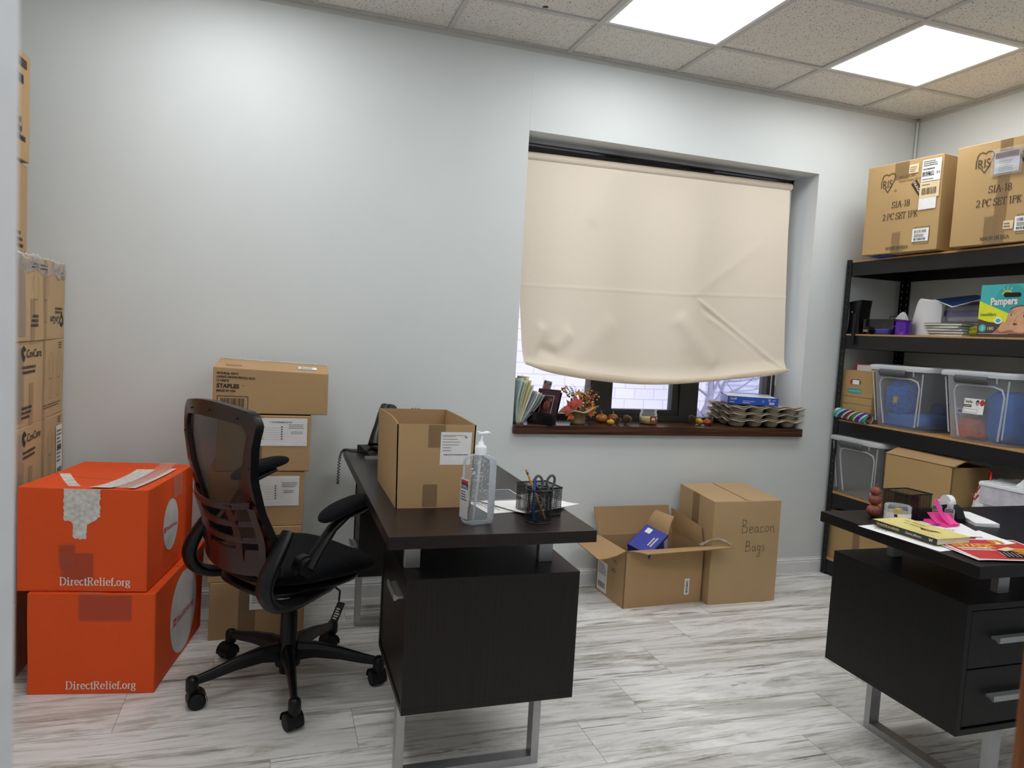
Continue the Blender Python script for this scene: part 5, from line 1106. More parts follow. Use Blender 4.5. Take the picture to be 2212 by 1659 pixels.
def cr(P_, t):
    q = t*(len(P_)-1); i = min(int(q), len(P_)-2); f = q-i; p0, p1, p2, p3 = P_[max(i-1, 0)], P_[i], P_[i+1], P_[min(i+2, len(P_)-1)]
    return .5*((2*p1)+(-p0+p2)*f+(2*p0-5*p1+4*p2-p3)*f*f+(-p0+3*p1-3*p2+p3)*f**3)
cp = []
for i in range(360):
    t_ = i/359; c = cr(path, t_); d = (cr(path, min(1, t_+.01))-cr(path, max(0, t_-.01))).normalized(); n1 = d.cross(Vector((0, .3, 1))).normalized(); n2 = d.cross(n1); a = t_*2*PI*30; cp.append(c+(n1*math.cos(a)+n2*math.sin(a))*.0052)
g.tube(cp, .0019, 'black', 5); g.build('coiled_cord', t)
#@@SILL things on the window sill
SZ = .8612
t = thing('folder_bundle', 'floppy bundle of cream and mint folders at the left end of the sill', 'folders', (.452, .055, SZ))
for i in range(9):
    g = G(); off = i*.0055; m = ('mint', 'mint', 'manila', 'manila', 'white', 'greyfabric', 'white', 'greyfabric', 'greyfabric')[i]; hh = (.235, .225, .245, .225, .20, .17, .165, .16, .15)[i]; ln = .012+.0075*i
    g.grid(lambda u, v: (off+ln*v**1.2*1.6+.018*math.sin(PI*v)*(i-3)/5, -.065+.19*u+.006*i, hh*v-.008*v*u), 6, 14, m); g.build('folder', t, solid=.0012)
t = thing('brochure_holder', 'black acrylic stand holding a dark photo card beside the folders', 'card stand', (.600, .030, SZ), math.radians(-48))
g = G(); g.box(-.07, .07, -.034, -.030, .0, .062, 'blackacr'); g.box(-.07, -.066, -.034, .02, 0, .05, 'blackacr'); g.box(.066, .07, -.034, .02, 0, .05, 'blackacr'); g.box(-.07, .07, -.034, .03, 0, .003, 'blackacr'); g.M = Matrix.Translation((0, .012, .003)) @ Matrix.Rotation(math.radians(-21), 4, 'X'); g.box(-.07, .07, 0, .004, 0, .175, 'blackacr'); g.M = Matrix.Identity(4); g.build('stand', t, bevel=.001)
g = G(); g.M = Matrix.Translation((0, .006, .005)) @ Matrix.Rotation(math.radians(-21), 4, 'X'); g.box(-.066, .066, -.002, 0, 0, .185, 'photo'); F_ = Fr((-.066, -.002, 0), (1, 0, 0), (0, 0, 1)); g.line(F_, [(.03, .05), (.10, .05), (.10, .15), (.03, .15), (.03, .05)], .0018, 'pinkpale', .0004); g.sphere((0, -.0022, .095), (.020, .0004, .028), 'photo2', 12, 6); g.sphere((.012, -.0022, .125), (.014, .0004, .012), 'photo2', 12, 6); g.build('photo_card', t)
t = thing('photo_print', 'small pale photo print sticking up behind the black card stand', 'photo', (.640, .110, SZ+.160), rot=(math.radians(-14), math.radians(12), math.radians(-20))); g = G(); g.box(-.022, .022, -.001, 0, 0, .062, 'greyfabric'); g.build('print', t)
g = G(); F_ = Fr((-.022, -.0012, 0), (1, 0, 0), (0, 0, 1)); g.rect(F_, .006, .004, .038, .05, 'photo2', .0003); g.poly(F_, [(.008+.006*math.cos(a), .05+.006*math.sin(a)) for a in [k*PI/5 for k in range(10)]], 'black', .0005); g.poly(F_, [(.036+.005*math.cos(a), .047+.006*math.sin(a)) for a in [k*PI/5 for k in range(10)]], 'black', .0005); g.build('picture', t)
# autumn arrangement
t = thing('autumn_arrangement', 'burlap wrapped pot of autumn berries and silk maple leaves on the sill', 'flower arrangement', (.815, .065, SZ))
g = G(); g.lathe([(.0, 0), (.036, 0), (.041, .01), (.038, .038), (.032, .052), (.036, .060)], 'burlap', 26); g.build('pot_wrap', t)
g = G()
def ruff(u, v):
    a = 2*PI*u; r = .036+.062*v**1.2*(1+.42*math.cos(2*a+2.6)+.20*math.cos(3*a+1)); z = .055+.052*v-.055*v*v*(.55+.5*math.cos(a-3.0))+.010*math.sin(5*a)*v; return (r*math.cos(a), r*math.sin(a), z)
g.grid(ruff, 60, 10, 'burlap', cu=True); g.build('burlap_ruffle', t, solid=.0018)
g = G(); g.tube([(.039*math.cos(a*PI/12), .039*math.sin(a*PI/12), .057) for a in range(24)], .0028, 'stem', 6, closed=True)
rr = random.Random(4)
for i in range(11): x = .012+rr.uniform(-.006, .006); g.tube([(x, -.039, .058), (x+rr.uniform(-.006, .006), -.048, .045), (x+rr.uniform(-.022, .022), -.047, .012+rr.uniform(0, .02))], .0011, 'stem', 5)
for s in (-1, 1): g.tube([(.012, -.042, .056), (.012+s*.012, -.05, .066), (.012+s*.022, -.05, .056), (.012+s*.012, -.047, .050), (.012, -.042, .054)], .0018, 'stem', 6)
g.build('raffia_bow', t)
def mleaf(g, c, nrm, up, s, mat):
    n_ = Vector(nrm).normalized(); u_ = Vector(up); u_ = (u_-n_*u_.dot(n_)).normalized(); f = Fr(c, u_.cross(n_), u_); pts = []
    pr_ = [(0, -.1), (.12, .08), (.42, -.02), (.36, .14), (.62, .30), (.42, .36), (.50, .62), (.28, .52), (.16, .66), (.0, 1.0), (-.16, .66), (-.28, .52), (-.50, .62), (-.42, .36), (-.62, .30), (-.36, .14), (-.42, -.02), (-.12, .08)]
    vs = [f.p(0, .3*s, .06*s)]+[f.p(x*s, y*s, -.10*s*abs(x)*abs(x)*2-.04*s*y*y) for x, y in pr_]; n = len(pr_)
    g.add(vs, [(0, 1+i, 1+(i+1) % n) for i in range(n)], mat)
L_ = [((-.045, -.035, .085), (-.5, -1, .2), (-.5, .0, .55), .075, 'leaf_red'), ((-.060, -.04, .075), (-.3, -1, .3), (-.8, 0, -.1), .070, 'leaf_red'), ((-.03, -.05, .09), (-.1, -1, .1), (-.1, 0, 1), .085, 'leaf_red'), ((-.05, -.045, .055), (-.2, -1, .1), (-.6, 0, -.7), .055, 'leaf_orange'), ((-.012, -.05, .10), (.2, -1, .3), (.1, 0, 1), .06, 'leaf_red'),
      ((.03, -.045, .068), (.1, -1, .6), (1, .1, .25), .075, 'leaf_orange'), ((.05, -.03, .082), (.2, -1, .7), (1, .1, .3), .080, 'leaf_yellow'), ((.065, -.01, .098), (.3, -.8, .8), (1, .2, .6), .055, 'leaf_yellow'), ((0, .0, .15), (0, -1, .4), (.1, 0, 1), .05, 'leaf_yellow')]
for c, n_, u_, s, m in L_: g = G(); mleaf(g, c, n_, u_, s*.78, m); g.build('silk_leaf', t, solid=.0008)
g = G()
for i in range(9): a = rr.uniform(0, 2*PI); q = rr.uniform(0, .5); g.tube([(0, 0, .05), (.03*math.cos(a)*q, .02*math.sin(a), .11), (.10*math.cos(a)*(q+.4), .03*math.sin(a), .16+rr.uniform(0, .03))], .0012, 'leaf_dark', 5)
g.build('twig', t)
for (bx0, bz0, ex_, ez_, nb) in ((-.02, .11, -.10, .185, 26), (.0, .12, -.05, .20, 0), (.02, .12, .06, .185, 20), (.03, .12, .095, .155, 22), (0, .10, .02, .16, 34), (.04, .09, .075, .125, 30), (-.03, .09, -.035, .135, 22), (.015, .10, .045, .15, 26)):
    if not nb: continue
    g = G()
    for k in range(int(nb*1.4)):
        f = rr.random(); sp_ = .016*(1-.4*f); g.sphere((bx0+(ex_-bx0)*f+rr.gauss(0, sp_*.8), -.015+rr.gauss(0, .016), bz0+(ez_-bz0)*f+rr.gauss(0, sp_*.8)), rr.uniform(.0044, .0062), 'berry' if rr.random() < .6 else 'berry2', 8, 6)
    o = g.build('berry_cluster', t); o['kind'] = 'stuff'
for (ex_, ez_) in ((-.085, .205), (-.055, .198), (.115, .172)):
    g = G(); g.tube([(0, 0, .10), (ex_*.5, 0, .10+(ez_-.1)*.6), (ex_, 0, ez_)], .0012, 'stem', 5)
    for k in range(14): f = .45+.55*k/14; g.sphere((ex_*f+rr.uniform(-.004, .004), -.003+rr.uniform(-.003, .003), .10+(ez_-.1)*f+rr.uniform(-.003, .003)), .0032, 'leaf_green' if ex_ < 0 else 'berry', 6, 4)
    g.build('seed_spray', t)
g = G(); g.tube([(.02, 0, .10), (.028, 0, .17), (.034, 0, .225)], .0014, 'leaf_green', 5)
for k in range(11):
    z = .15+.007*k; x = .026+.0008*k
    for s in (-1, 1): g.add([(x, 0, z), (x+s*.012*(1-k/14), -.002, z+.006), (x+s*.010*(1-k/14), -.002, z+.009)], [(0, 1, 2)], 'leaf_green')
g.tube([(.03, 0, .15), (.045, 0, .195), (.085, 0, .212)], .0009, 'leaf_green', 4); g.tube([(0, 0, .15), (-.02, 0, .19), (-.045, 0, .213)], .0008, 'leaf_green', 4); g.build('fern_blade', t)
g = G(); g.add([(.006, -.05, .07), (.020, -.055, .10), (.024, -.052, .145), (.012, -.05, .115)], [(0, 1, 2, 3)], 'leaf_dark'); g.build('dark_leaf', t, solid=.001)
def pumpkin(label, x, y, r, mat, hh=.72, stem=True, tilt=None, z=None, name='mini_pumpkin'):
    t = thing(name, label, 'pumpkin', (x, y, z if z is not None else SZ), rot=tilt or (0, 0, random.Random(x).uniform(0, 3)))
    g = G(); g.sphere((0, 0, r*hh), (r, r, r*hh), mat, 48, 14, rib=lambda a, v: 1-.09*abs(math.sin(4.5*a))**.6*0-.10*(1-abs(math.cos(4.5*a))**.5)-.0+(0)); g.build('ribbed_body', t)
    g = G(); g.tube([(0, 0, r*hh*1.9), (.001, 0, r*hh*2.15), (.004+r*.1, 0, r*hh*2.15+r*.45)], [r*.16, r*.10, r*.07], 'stem', 8); g.build('stem', t); return t
pumpkin('orange mini pumpkin nearest the autumn arrangement', .980, .115, .034, 'pumpkin_orange')
pumpkin('amber mini pumpkin next to the pinecone, beside the candle', 1.073, .165, .031, 'pumpkin_orange')
pumpkin('tiny yellow gourd in front of the two orange mini pumpkins', .990, .022, .022, 'pumpkin_yellow')
pumpkin('golden mini gourd leaning on the red one near the egg trays', 1.578, .095, .024, 'pumpkin_yellow', tilt=(0, .5, .3), z=SZ+.004)
pumpkin('red glossy mini gourd near the egg trays', 1.625, .072, .024, 'pumpkin_red', tilt=(0, -.3, 0), z=SZ+.002)
def cone_(label, x, y, s, rz=0.0, lean=0.5):
    t = thing('pinecone', label, 'pinecone', (x, y, SZ+.001), rot=(lean, 0, rz)); g = G()
    g.sphere((0, 0, s*.9), (s*.45, s*.45, s*.85), 'cone', 12, 8)
    for k in range(95):
        f = k/95; a = k*2.39996; z = s*(.12+1.65*f); R2 = s*.92*math.sin(PI*min(1, .18+.80*(1-f)))**.8; d = Vector((math.cos(a), math.sin(a), .35)); sd = Vector((-math.sin(a), math.cos(a), 0)); c = Vector((0, 0, z)); w = s*.17
        g.add([c+d*R2*.4-sd*w*.5, c+d*R2*.4+sd*w*.5, c+d*R2+sd*w*.8, c+d*(R2*1.1)+Vector((0, 0, s*.05)), c+d*R2-sd*w*.8], [(0, 1, 2, 3, 4)], 'cone'); g.add([c+d*R2*.93+sd*w*.7+Vector((0, 0, .0006)), c+d*(R2*1.1)+Vector((0, 0, s*.05+.0006)), c+d*R2*.93-sd*w*.7+Vector((0, 0, .0006))], [(0, 1, 2)], 'conetip')
    g.build('scales', t, solid=.0012)
cone_('large pinecone lying against the amber mini pumpkin', 1.102, .080, .025, .6, .5); cone_('small pinecone half hidden between the yellow gourd and the large pinecone', 1.045, .055, .018, 2, .3)
cone_('pinecone left of the golden gourd', 1.550, .135, .025, 1, .4); cone_('pinecone between the red gourd and the egg trays', 1.672, .105, .023, 4, .4)
t = thing('jar_candle', 'glass jar candle with yellow wax and a patterned label on the sill', 'candle', (1.255, .095, SZ)); t.scale = (1.08, 1.08, 1.02)
g = G(); g.lathe([(0, .002), (.038, .002), (.044, .008), (.0455, .03), (.0455, .052), (.043, .062), (.040, .068), (.042, .074), (.042, .078), (.039, .078)], 'jarclear', 36); g.build('glass_jar', t)
g = G(); g.lathe([(0, .005), (.040, .005), (.0425, .012), (.0425, .038), (0, .038)], 'wax', 30); g.build('wax', t)
g = G(); g.grid(lambda u, v: (.0462*math.cos(-1.85+1.25*u), .0462*math.sin(-1.85+1.25*u), .012+.036*v), 12, 3, 'photo2'); g.grid(lambda u, v: (.0466*math.cos(-1.0+.30*u), .0466*math.sin(-1.0+.30*u), .032+.012*v), 3, 1, 'white'); g.grid(lambda u, v: (.0466*math.cos(-1.7+.45*u), .0466*math.sin(-1.7+.45*u), .026+.012*v), 3, 1, 'cream'); g.build('candle_label', t)
# egg trays
def eggtray(label, z, dx, dy, rz):
    t = thing('egg_tray', label, 'egg tray', (1.985+dx, .155+dy, z), rz, 'pulp egg trays stacked on the sill')
    W, D, nx, ny = .445, .30, 4, 3; g = G()
    def fn(u, v):
        x = -W/2+W*u; y = -D/2+D*v; cu = math.sin(PI*u*nx)**2; cv = math.sin(PI*v*ny)**2; e = min(u, 1-u, v*1.0, (1-v)*1.0)
        cup = (cu*cv)**.55; z_ = .046-.044*cup+.006*(1-cu)*(1-cv); 
        k = min(1, min(u, 1-u)*nx*2.2, min(v, 1-v)*ny*2.2)
        z_ = z_ if k >= 1 else z_; n = noise.noise(Vector((x*30, y*30, z*9)))*.0016
        return (x+n, y+n, max(.0005, z_+n))
    g.grid(fn, 84, 56, 'pulp'); g.build('cup_grid', t, solid=.0025)
    g = G()
    def rim(u, v):
        a = u*4; k = int(a) % 4; f = a-int(a); c = [(-1, -1), (1, -1), (1, 1), (-1, 1)]; p, q = c[k], c[(k+1) % 4]; x, y = p[0]+(q[0]-p[0])*f, p[1]+(q[1]-p[1])*f
        nn = (nx, ny, nx, ny)[k]; wv = math.sin(PI*f*nn)**2; return (x*(W/2+.020*v-.006), y*(D/2+.020*v-.006), .046-.013*wv*(1-v*.2)-.002*v+.003*noise.noise(Vector((x*5, y*5, z*20))))
    g.grid(rim, 128, 2, 'pulp', cu=True); g.build('wavy_rim', t, solid=.003); 
    g = G()
    for side in range(2):
        nn = nx if side == 0 else ny
        for i in range(nn):
            f = (i+.5)/nn; cx, cy = ((-W/2+W*f), -D/2+.048) if side == 0 else (-W/2+.050, -D/2+D*f)
            g.lathe([(0, .0), (.026, .0008), (.036, .007), (.043, .020), (.047, .032)], 'pulp', 18, (cx, cy, 0), rib=lambda a, v: 1+.03*math.sin(5*a+i))
    g.build('cup_wall', t); return t
eggtray('moulded pulp egg tray, lowest of the three on the sill', SZ, 0, 0, math.radians(-3))
eggtray('moulded pulp egg tray, middle one of the three on the sill', SZ+.037, .004, .003, math.radians(-2))
eggtray('moulded pulp egg tray, top of the three, under the blue folder box', SZ+.074, .008, 0, math.radians(-4))
t = thing('folder_box', 'open blue box of pocket folders on top of the egg trays', 'box', (1.945, .150, SZ+.127), math.radians(-24))
g = G(); W, D, Hh = .285, .235, .046
for q in ((-W/2, W/2, -D/2, -D/2+.002, 0, Hh), (-W/2, W/2, D/2-.002, D/2, 0, Hh+.006), (-W/2, -W/2+.002, -D/2, D/2, 0, Hh), (W/2-.002, W/2, -D/2, D/2, 0, Hh), (-W/2, W/2, -D/2, D/2, 0, .002)): g.box(*q, 'blue')
g.build('tray_body', t, bevel=.0006)
g = G(); g.box(-W/2+.004, W/2-.004, -D/2+.004, D/2-.004, .003, Hh-.004, 'mint'); g.grid(lambda u, v: (-W/2+.005+(W-.01)*u, -D/2+.005+(D-.01)*v, Hh-.002+.006*v), 4, 4, 'whiteplastic'); g.build('pocket_folders', t)
for f_, w in ((Fr((-W/2, -D/2, 0), (1, 0, 0), (0, 0, 1)), W), (Fr((-W/2, D/2, 0), (0, -1, 0), (0, 0, 1)), D)):
    g = G(); g.text(f_, .012, .026, 'Quill', .014, 'inkwhite', .0008, .01); g.text(f_, w*.30, .018, '2-Pocket Folders', .007, 'inkwhite', .0008, .006); g.smalltext(f_, w*.30, .008, .06, .006, 1, 'inkwhite', 3, .0008, .6); g.smalltext(f_, .012, .008, .035, .008, 2, 'inkwhite', 3, .0008, .6); g.line(f_, arc(w*.70, .024, .005, .005, 0, 360, 12), .0015, 'inkwhite', .0008); g.text(f_, w*.80, .028, '25', .010, 'inkwhite', .0008, .02); g.smalltext(f_, w*.88, .029, .025, .006, 1, 'inkwhite', 4, .0008, .6); g.smalltext(f_, w*.82, .006, .035, .015, 2, 'inkwhite', 5, .0008, .7); g.build('printed_side', t)
#@@SHELFITEMS
def front_frame(x, y0, z0): return Fr((x, y0, z0), (0, -1, 0), (0, 0, 1))     # faces the room from the right wall: u runs towards the camera
Z2, Z3, Z4, Z5 = 1.4302, .9302, .5002, .1002
t = thing('game_console', 'black waisted game console standing upright on the second shelf by the post', 'game console', (2.500, -.070, Z2), math.radians(-84))
g = G()
def con(u, v):
    a = 2*PI*u; x, y = rrect(a, 1, 1, .28); k = 1-.22*math.sin(PI*min(1, max(0, v)))**1.2; return (x*.043*k*1.05, y*.050, .192*v+.012*(x*.5)*v)
g.grid(con, 40, 16, 'black', cu=True); g.add([con(i/40, 1) for i in range(40)], [tuple(range(40))], 'black'); g.build('case', t)
g = G(); g.tube([(-.008, -.0485, .128), (-.008, -.053, .128)], .012, 'black_soft', 20); g.sphere((-.008, -.053, .128), (.003, .001, .003), 'whiteplastic', 8, 5); g.build('power_button', t)
t = thing('desk_organizer', 'black plastic desk organizer with wire loop on the second shelf', 'organizer', (2.525, -.225, Z2), math.radians(-88))
g = G(); g.box(-.085, .125, -.06, -.057, 0, .088, 'blackacr'); g.box(-.085, .125, .057, .06, 0, .088, 'blackacr'); g.box(-.085, -.082, -.057, .057, 0, .088, 'blackacr'); g.box(.122, .125, -.057, .057, 0, .088, 'blackacr'); g.box(-.085, .125, -.057, .057, 0, .003, 'blackacr'); g.box(-.005, -.002, -.057, .057, .003, .086, 'blackacr'); g.build('tray', t, bevel=.001)
g = G(); g.tube([(.01, .03, .085), (.012, .03, .103), (.02, .03, .108), (.115, .03, .108), (.121, .03, .10), (.122, .03, .085)], .0022, 'black', 6); g.build('wire_loop', t)
g = G()
for i in range(7): g.tube([(.02+.013*i, -.058, .006), (.022+.013*i, -.0595, .085)], .0016, 'black', 5)
g.build('wire_rib', t)
t = thing('flat_bracket', 'flat black bar leaning over the front edge of the second shelf', 'bracket', (2.408, -.128, 1.366), rot=(math.radians(-2), 0, math.radians(-90))); g = G(); g.box(-.011, .011, -.004, .004, 0, .178, 'black_soft'); g.build('bar', t, bevel=.002)
t = thing('tape_measure', 'small black tape measure with a white marking on the second shelf', 'tool', (2.455, -.190, Z2), math.radians(-90)); g = G(); g.tube([(0, -.012, .022), (0, .012, .022)], .022, 'black', 24); g.box(-.03, .0, -.012, .012, 0, .03, 'black'); g.build('case', t, bevel=.002); g = G(); F_ = Fr((-.022, -.0125, .012), (1, 0, 0), (0, 0, 1)); g.smalltext(F_, .0, .002, .034, .014, 2, 'inkwhite', 3, .0004, .5, (.9, 1)); g.build('printed_mark', t)
t = thing('blue_dish', 'small dark blue dish on the second shelf left of the ribbon spool', 'dish', (2.47, -.296, Z2), math.radians(-90)); g = G(); g.grid(lambda u, v: (lambda q: (q[0]*(.040+.008*v), q[1]*(.025+.006*v), .002+.030*v))(rrect(2*PI*u, 1, 1, .3)), 32, 4, 'blue2', cu=True); g.box(-.036, .036, -.02, .02, 0, .002, 'blue2'); g.build('dish_body', t, solid=.0015)
t = thing('ribbon_spool', 'purple ribbon spool standing on the second shelf', 'ribbon', (2.485, -.400, Z2)); g = G(); g.lathe([(0, 0), (.043, 0), (.043, .003), (.0385, .004), (.0385, .010)]+[(.0385+.0006*(i % 2), .010+.0045*i) for i in range(14)]+[(.0385, .076), (.043, .077), (.043, .080), (0, .080)], 'purple', 36); g.build('spool', t)
g = G(); g.tube([(-.040, .012, .050), (-.050, .02, .044), (-.046, .036, .036)], .003, 'purple', 4, sx=.3); g.build('loose_end', t)
t = thing('curled_paper', 'large curled sheet of white card behind the ribbon spool on the second shelf', 'paper', (2.58, -.385, Z2))
g = G()
def curl(u, v):
    y = .085-.26*u; zt = .030+.100*math.exp(-((u-.16)/.16)**2)+(.168*math.exp(-((u-.68)/.24)**2) if u < .68 else .168*(1-.25*(u-.68)))-.02*math.exp(-((u-.34)/.08)**2); x = -.03+.024*math.sin(2*PI*(u-.05)*1.2)*(.5+.5*v)-.02*v*v
    return (x, y-.03*v*(u-.5), zt*v)
g.grid(curl, 60, 20, 'whiteplastic'); g.build('sheet', t, solid=.001)
cv = ['navy', 'brownprint', 'blue2', 'tealdark', 'black']; rr = random.Random(6)
for i in range(5):
    t = thing('booklet', ('lowest thin booklet in the small pile on the second shelf', 'second thin booklet from the bottom of the small shelf pile', 'middle thin booklet of the small shelf pile', 'second thin booklet from the top of the small shelf pile', 'topmost thin booklet of the pile below the clear bag')[i], 'book', (2.535+rr.uniform(-.005, .008), -.655+.009*(i-2)-(.012 if i == 4 else 0), Z2+i*.0135), math.radians((-91, -86, -84, -88, -81)[i]), 'thin booklets piled on the second shelf')
    g = G(); g.box(-.095, .095, -.066, .066, .0012, .0115, 'pages'); g.build('page_block', t); g = G(); g.box(-.098, .098, -.069, .069, 0, .0012, cv[i]); g.box(-.098, .098, -.069, .069, .0115, .0128, cv[i]); g.box(-.098, .098, .066, .069, .0012, .0115, cv[i]); g.build('cover', t)
t = thing('clear_bag_of_pads', 'clear bag of white pads with violet bands on the second shelf', 'bag', (2.65, -.685, Z2+.02), math.radians(-90))
g = G()
for k in range(3): g.box(-.13, .11, -.05, .06, .012+.048*k, .052+.048*k, 'diaper')
g.build('folded_pads', t, bevel=.012, seg=3)
def blob(g, sx, sy, sz, mat, seed, amp=.1, n=30, m=16, p=.5):
    def fn(u, v):
        a = 2*PI*u; th = PI*(v-.5); e = lambda q, w: math.copysign(abs(q)**w, q); k = abs(math.cos(th))**p
        q = Vector((e(math.cos(a), p)*k, e(math.sin(a), p)*k, e(math.sin(th), p))); n_ = noise.noise(q*2.2+Vector((seed, 0, 0)))*amp+noise.noise(q*6+Vector((seed, 3, 0)))*amp*.4
        return (q.x*sx*(1+n_), q.y*sy*(1+n_), sz+q.z*sz*(1+n_))
    g.grid(fn, n, m, mat, cu=True)
g = G(); blob(g, .145, .072, .082, 'bagclear', 4, .12, 60, 30, .45); g.build('clear_film', t)
g = G(); g.box(-.135, .115, -.058, -.055, .088, .118, 'violet'); g.box(-.13, .11, -.058, -.055, .018, .030, 'violet'); g.build('printed_band', t)
t = thing('yellow_bag', 'crumpled yellow plastic bag between the booklets and the diaper carton', 'bag', (2.60, -.785, Z2), 0); g = G(); blob(g, .075, .045, .030, 'yellowbag', 9, .3, 40, 20, .7); g.build('bag_body', t)
t = thing('blue_leaflet', 'dark blue leaflet with white border lying over the clear bag', 'leaflet', (0, 0, 0))
L0, L1, L2, L3 = Vector((2.56, -.50, 1.628)), Vector((2.47, -.700, 1.576)), Vector((2.54, -.845, 1.628)), Vector((2.68, -.66, 1.655))
g = G(); g.grid(lambda u, v: L0.lerp(L1, u).lerp(L3.lerp(L2, u), v)+Vector((0, 0, -.0008)), 6, 6, 'white'); g.grid(lambda u, v: L0.lerp(L1, .04+.92*u).lerp(L3.lerp(L2, .04+.92*u), .04+.92*v)+Vector((-.0006, 0, .0006)), 6, 6, 'navy'); g.grid(lambda u, v: L0.lerp(L1, .04+.92*u).lerp(L3.lerp(L2, .04+.92*u), .04+.92*v)+Vector((0, 0, -.0018)), 6, 6, 'navy'); g.build('sheet', t)
# diaper carton
t, fr, wb = carton('diaper_carton', 'teal and yellow diaper carton with a baby printed on it, at the right edge', (2.56, -1.030, Z2), math.radians(-87.5), .345, .20, .246, 'teal', seed=71, amp=.0008, flaps=False, cat='diaper box')
F_ = fr['front']
def f(g):
    g.poly(F_, [(0, .083)]+[(.30*i/20, .170-.075*math.sin(PI*.5*i/20)-.03*(i/20)**2) for i in range(21)][::-1][::-1]+[(.30, .05), (.0, .05)], 'lime', .0010)
    g.poly(F_, arc(.150, .156, .080, .088, 0, 360, 30)[:-1], 'tealdark', .0008)
    g.poly(F_, [(0, 0), (.345, 0), (.345, .09), (.20, .075), (.10, .066), (.05, .072), (0, .086)], 'brownprint', .0014)
dec(t, wb, 'printed_background', f)
def f(g):
    g.text(F_, .056, .150, 'Pampers', .034, 'inkwhite', .0022, .03, width=.125, rot=.03); g.text(F_, .011, .100, 'swaddlers', .015, 'greentext', .0022, .015, width=.076)
    g.poly(F_, arc(.026, .042, .018, .018, 0, 360, 24)[:-1], 'teal', .0020); g.text(F_, .0265, .033, '3', .018, 'inkwhite', .0028, .02, align='c'); g.text(F_, .052, .034, '180', .015, 'inkwhite', .0024, -.005, width=.028)
    g.rect(F_, .008, .016, .15, .0175, 'inkwhite', .0022); g.line(F_, arc(.130, .192, .024, .022, 20, 160, 12), .007, 'lime', .0018)
    for a in (60, 90, 120): g.line(F_, [(.130+.028*math.cos(math.radians(a)), .196+.026*math.sin(math.radians(a))), (.130+.040*math.cos(math.radians(a)), .196+.038*math.sin(math.radians(a)))], .002, 'inkwhite', .0020)
dec(t, wb, 'printed_lettering', f)
def f(g):
    E_ = lambda cx, cy, rx, ry, m, d, a0=0, a1=360: g.poly(F_, arc(cx, cy, rx, ry, a0, a1, 26)[:-1], m, d)
    g.poly(F_, [(.075, .018), (.11, .05), (.16, .07), (.22, .12), (.345, .15), (.345, .018)], 'skin2', .0018)
    E_(.205, .085, .066, .062, 'skin', .0026); E_(.208, .092, .056, .050, 'skin', .0030); E_(.145, .052, .035, .020, 'skin', .0034); E_(.125, .040, .022, .014, 'skin', .0036)
    for k in range(4): E_(.142+.009*k, .070+.005*(k % 2), .0055, .013, 'skin', .0040+.0002*k); g.line(F_, arc(.142+.009*k, .070+.005*(k % 2), .0055, .013, 0, 180, 8), .0008, 'skin2', .0046)
    for cx, cy in ((.160, .105), (.218, .098)):
        E_(cx, cy, .009, .0062, 'inkwhite', .0038); E_(cx, cy, .0052, .0056, 'brownprint', .0044); E_(cx+.001, cy+.001, .0014, .0014, 'inkwhite', .005); g.line(F_, arc(cx, cy+.001, .010, .008, 20, 160, 8), .0014, 'skin2', .0046); g.line(F_, arc(cx, cy+.012, .012, .004, 20, 160, 8), .0016, 'skin2', .0040)
    g.line(F_, [(.186, .100), (.182, .084), (.178, .078), (.186, .074), (.196, .077)], .0016, 'skin2', .0042); E_(.180, .062, .010, .0048, 'darkred', .0040); g.line(F_, arc(.20, .075, .075, .07, 50, 130, 14), .004, 'brownprint', .0036)
    E_(.10, .078, .020, .016, 'white', .0030); E_(.10, .078, .012, .009, 'teal', .0036)
dec(t, wb, 'printed_baby', f)
def f(g): g.poly(F_, arc(.125, .196, .010, .010, 90, 270, 8)+arc(.185, .196, .010, .010, -90, 90, 8), 'black', .0030)
dec(t, wb, 'handle_hole', f)
# third shelf
t, fr, wb = carton('storage_file_box', 'low file storage box with an oval hand hole on the third shelf', (2.62, -.150, Z3), math.radians(-90), .236, .34, .292, 'card3', seed=72, amp=.0015, flaps=False)
F_ = fr['front']
def f(g):
    g.poly(F_, arc(.085, .225, .020, .0165, 90, 270, 10)+arc(.125, .225, .020, .0165, -90, 90, 10), 'brownprint', .001); g.rect(F_, .072, .212, .084, .238, 'red', .002); g.rect(F_, .084, .211, .134, .237, 'white', .002)
    g.poly(F_, [(.052, .185), (.105, .189), (.158, .185), (.158, .163), (.105, .158), (.052, .163)], 'tealdark', .001); g.text(F_, .105, .169, 'BANKERS BOX', .008, 'cream', .002, .01, align='c', width=.09)
    for z in (.140, .098, .056): g.rect(F_, .02, z, .235, z+.0012, 'inkbrown', .001)
    g.line(F_, [(.235, .14), (.235, .01)], .0012, 'inkbrown', .001)
dec(t, wb, 'printed_markings', f)
t = thing('document_box', 'white and red binder box poking out of the file storage box', 'binder', (2.60, -.150, Z3+.292-.06), math.radians(-88)); g = G(); g.box(-.085, .085, -.09, .10, 0, .098, 'white'); g.build('sleeve', t, bevel=.001); g = G(); F2 = Fr((-.085, -.09, 0), (1, 0, 0), (0, 0, 1)); g.rect(F2, 0, 0, .012, .098, 'red', .0008); g.rect(F2, .115, .062, .155, .085, 'cream', .0008); g.smalltext(F2, .118, .066, .034, .015, 2, 'inkbrown', 3, .0014, .6); g.rect(F2, .012, .093, .17, .098, 'red', .0008); g.build('printed_face', t)
t = thing('gift_wrap_roll', 'roll of striped gift wrap lying across the front of the third shelf', 'gift wrap', (2.425, -.170, Z3+.032), rot=(math.radians(2.5), 0, 0))
g = G(); g.grid(lambda u, v: (.030*math.cos(2*PI*u),   .115-.23*v, .030*math.sin(2*PI*u)), 32, 1, 'white', cu=True)
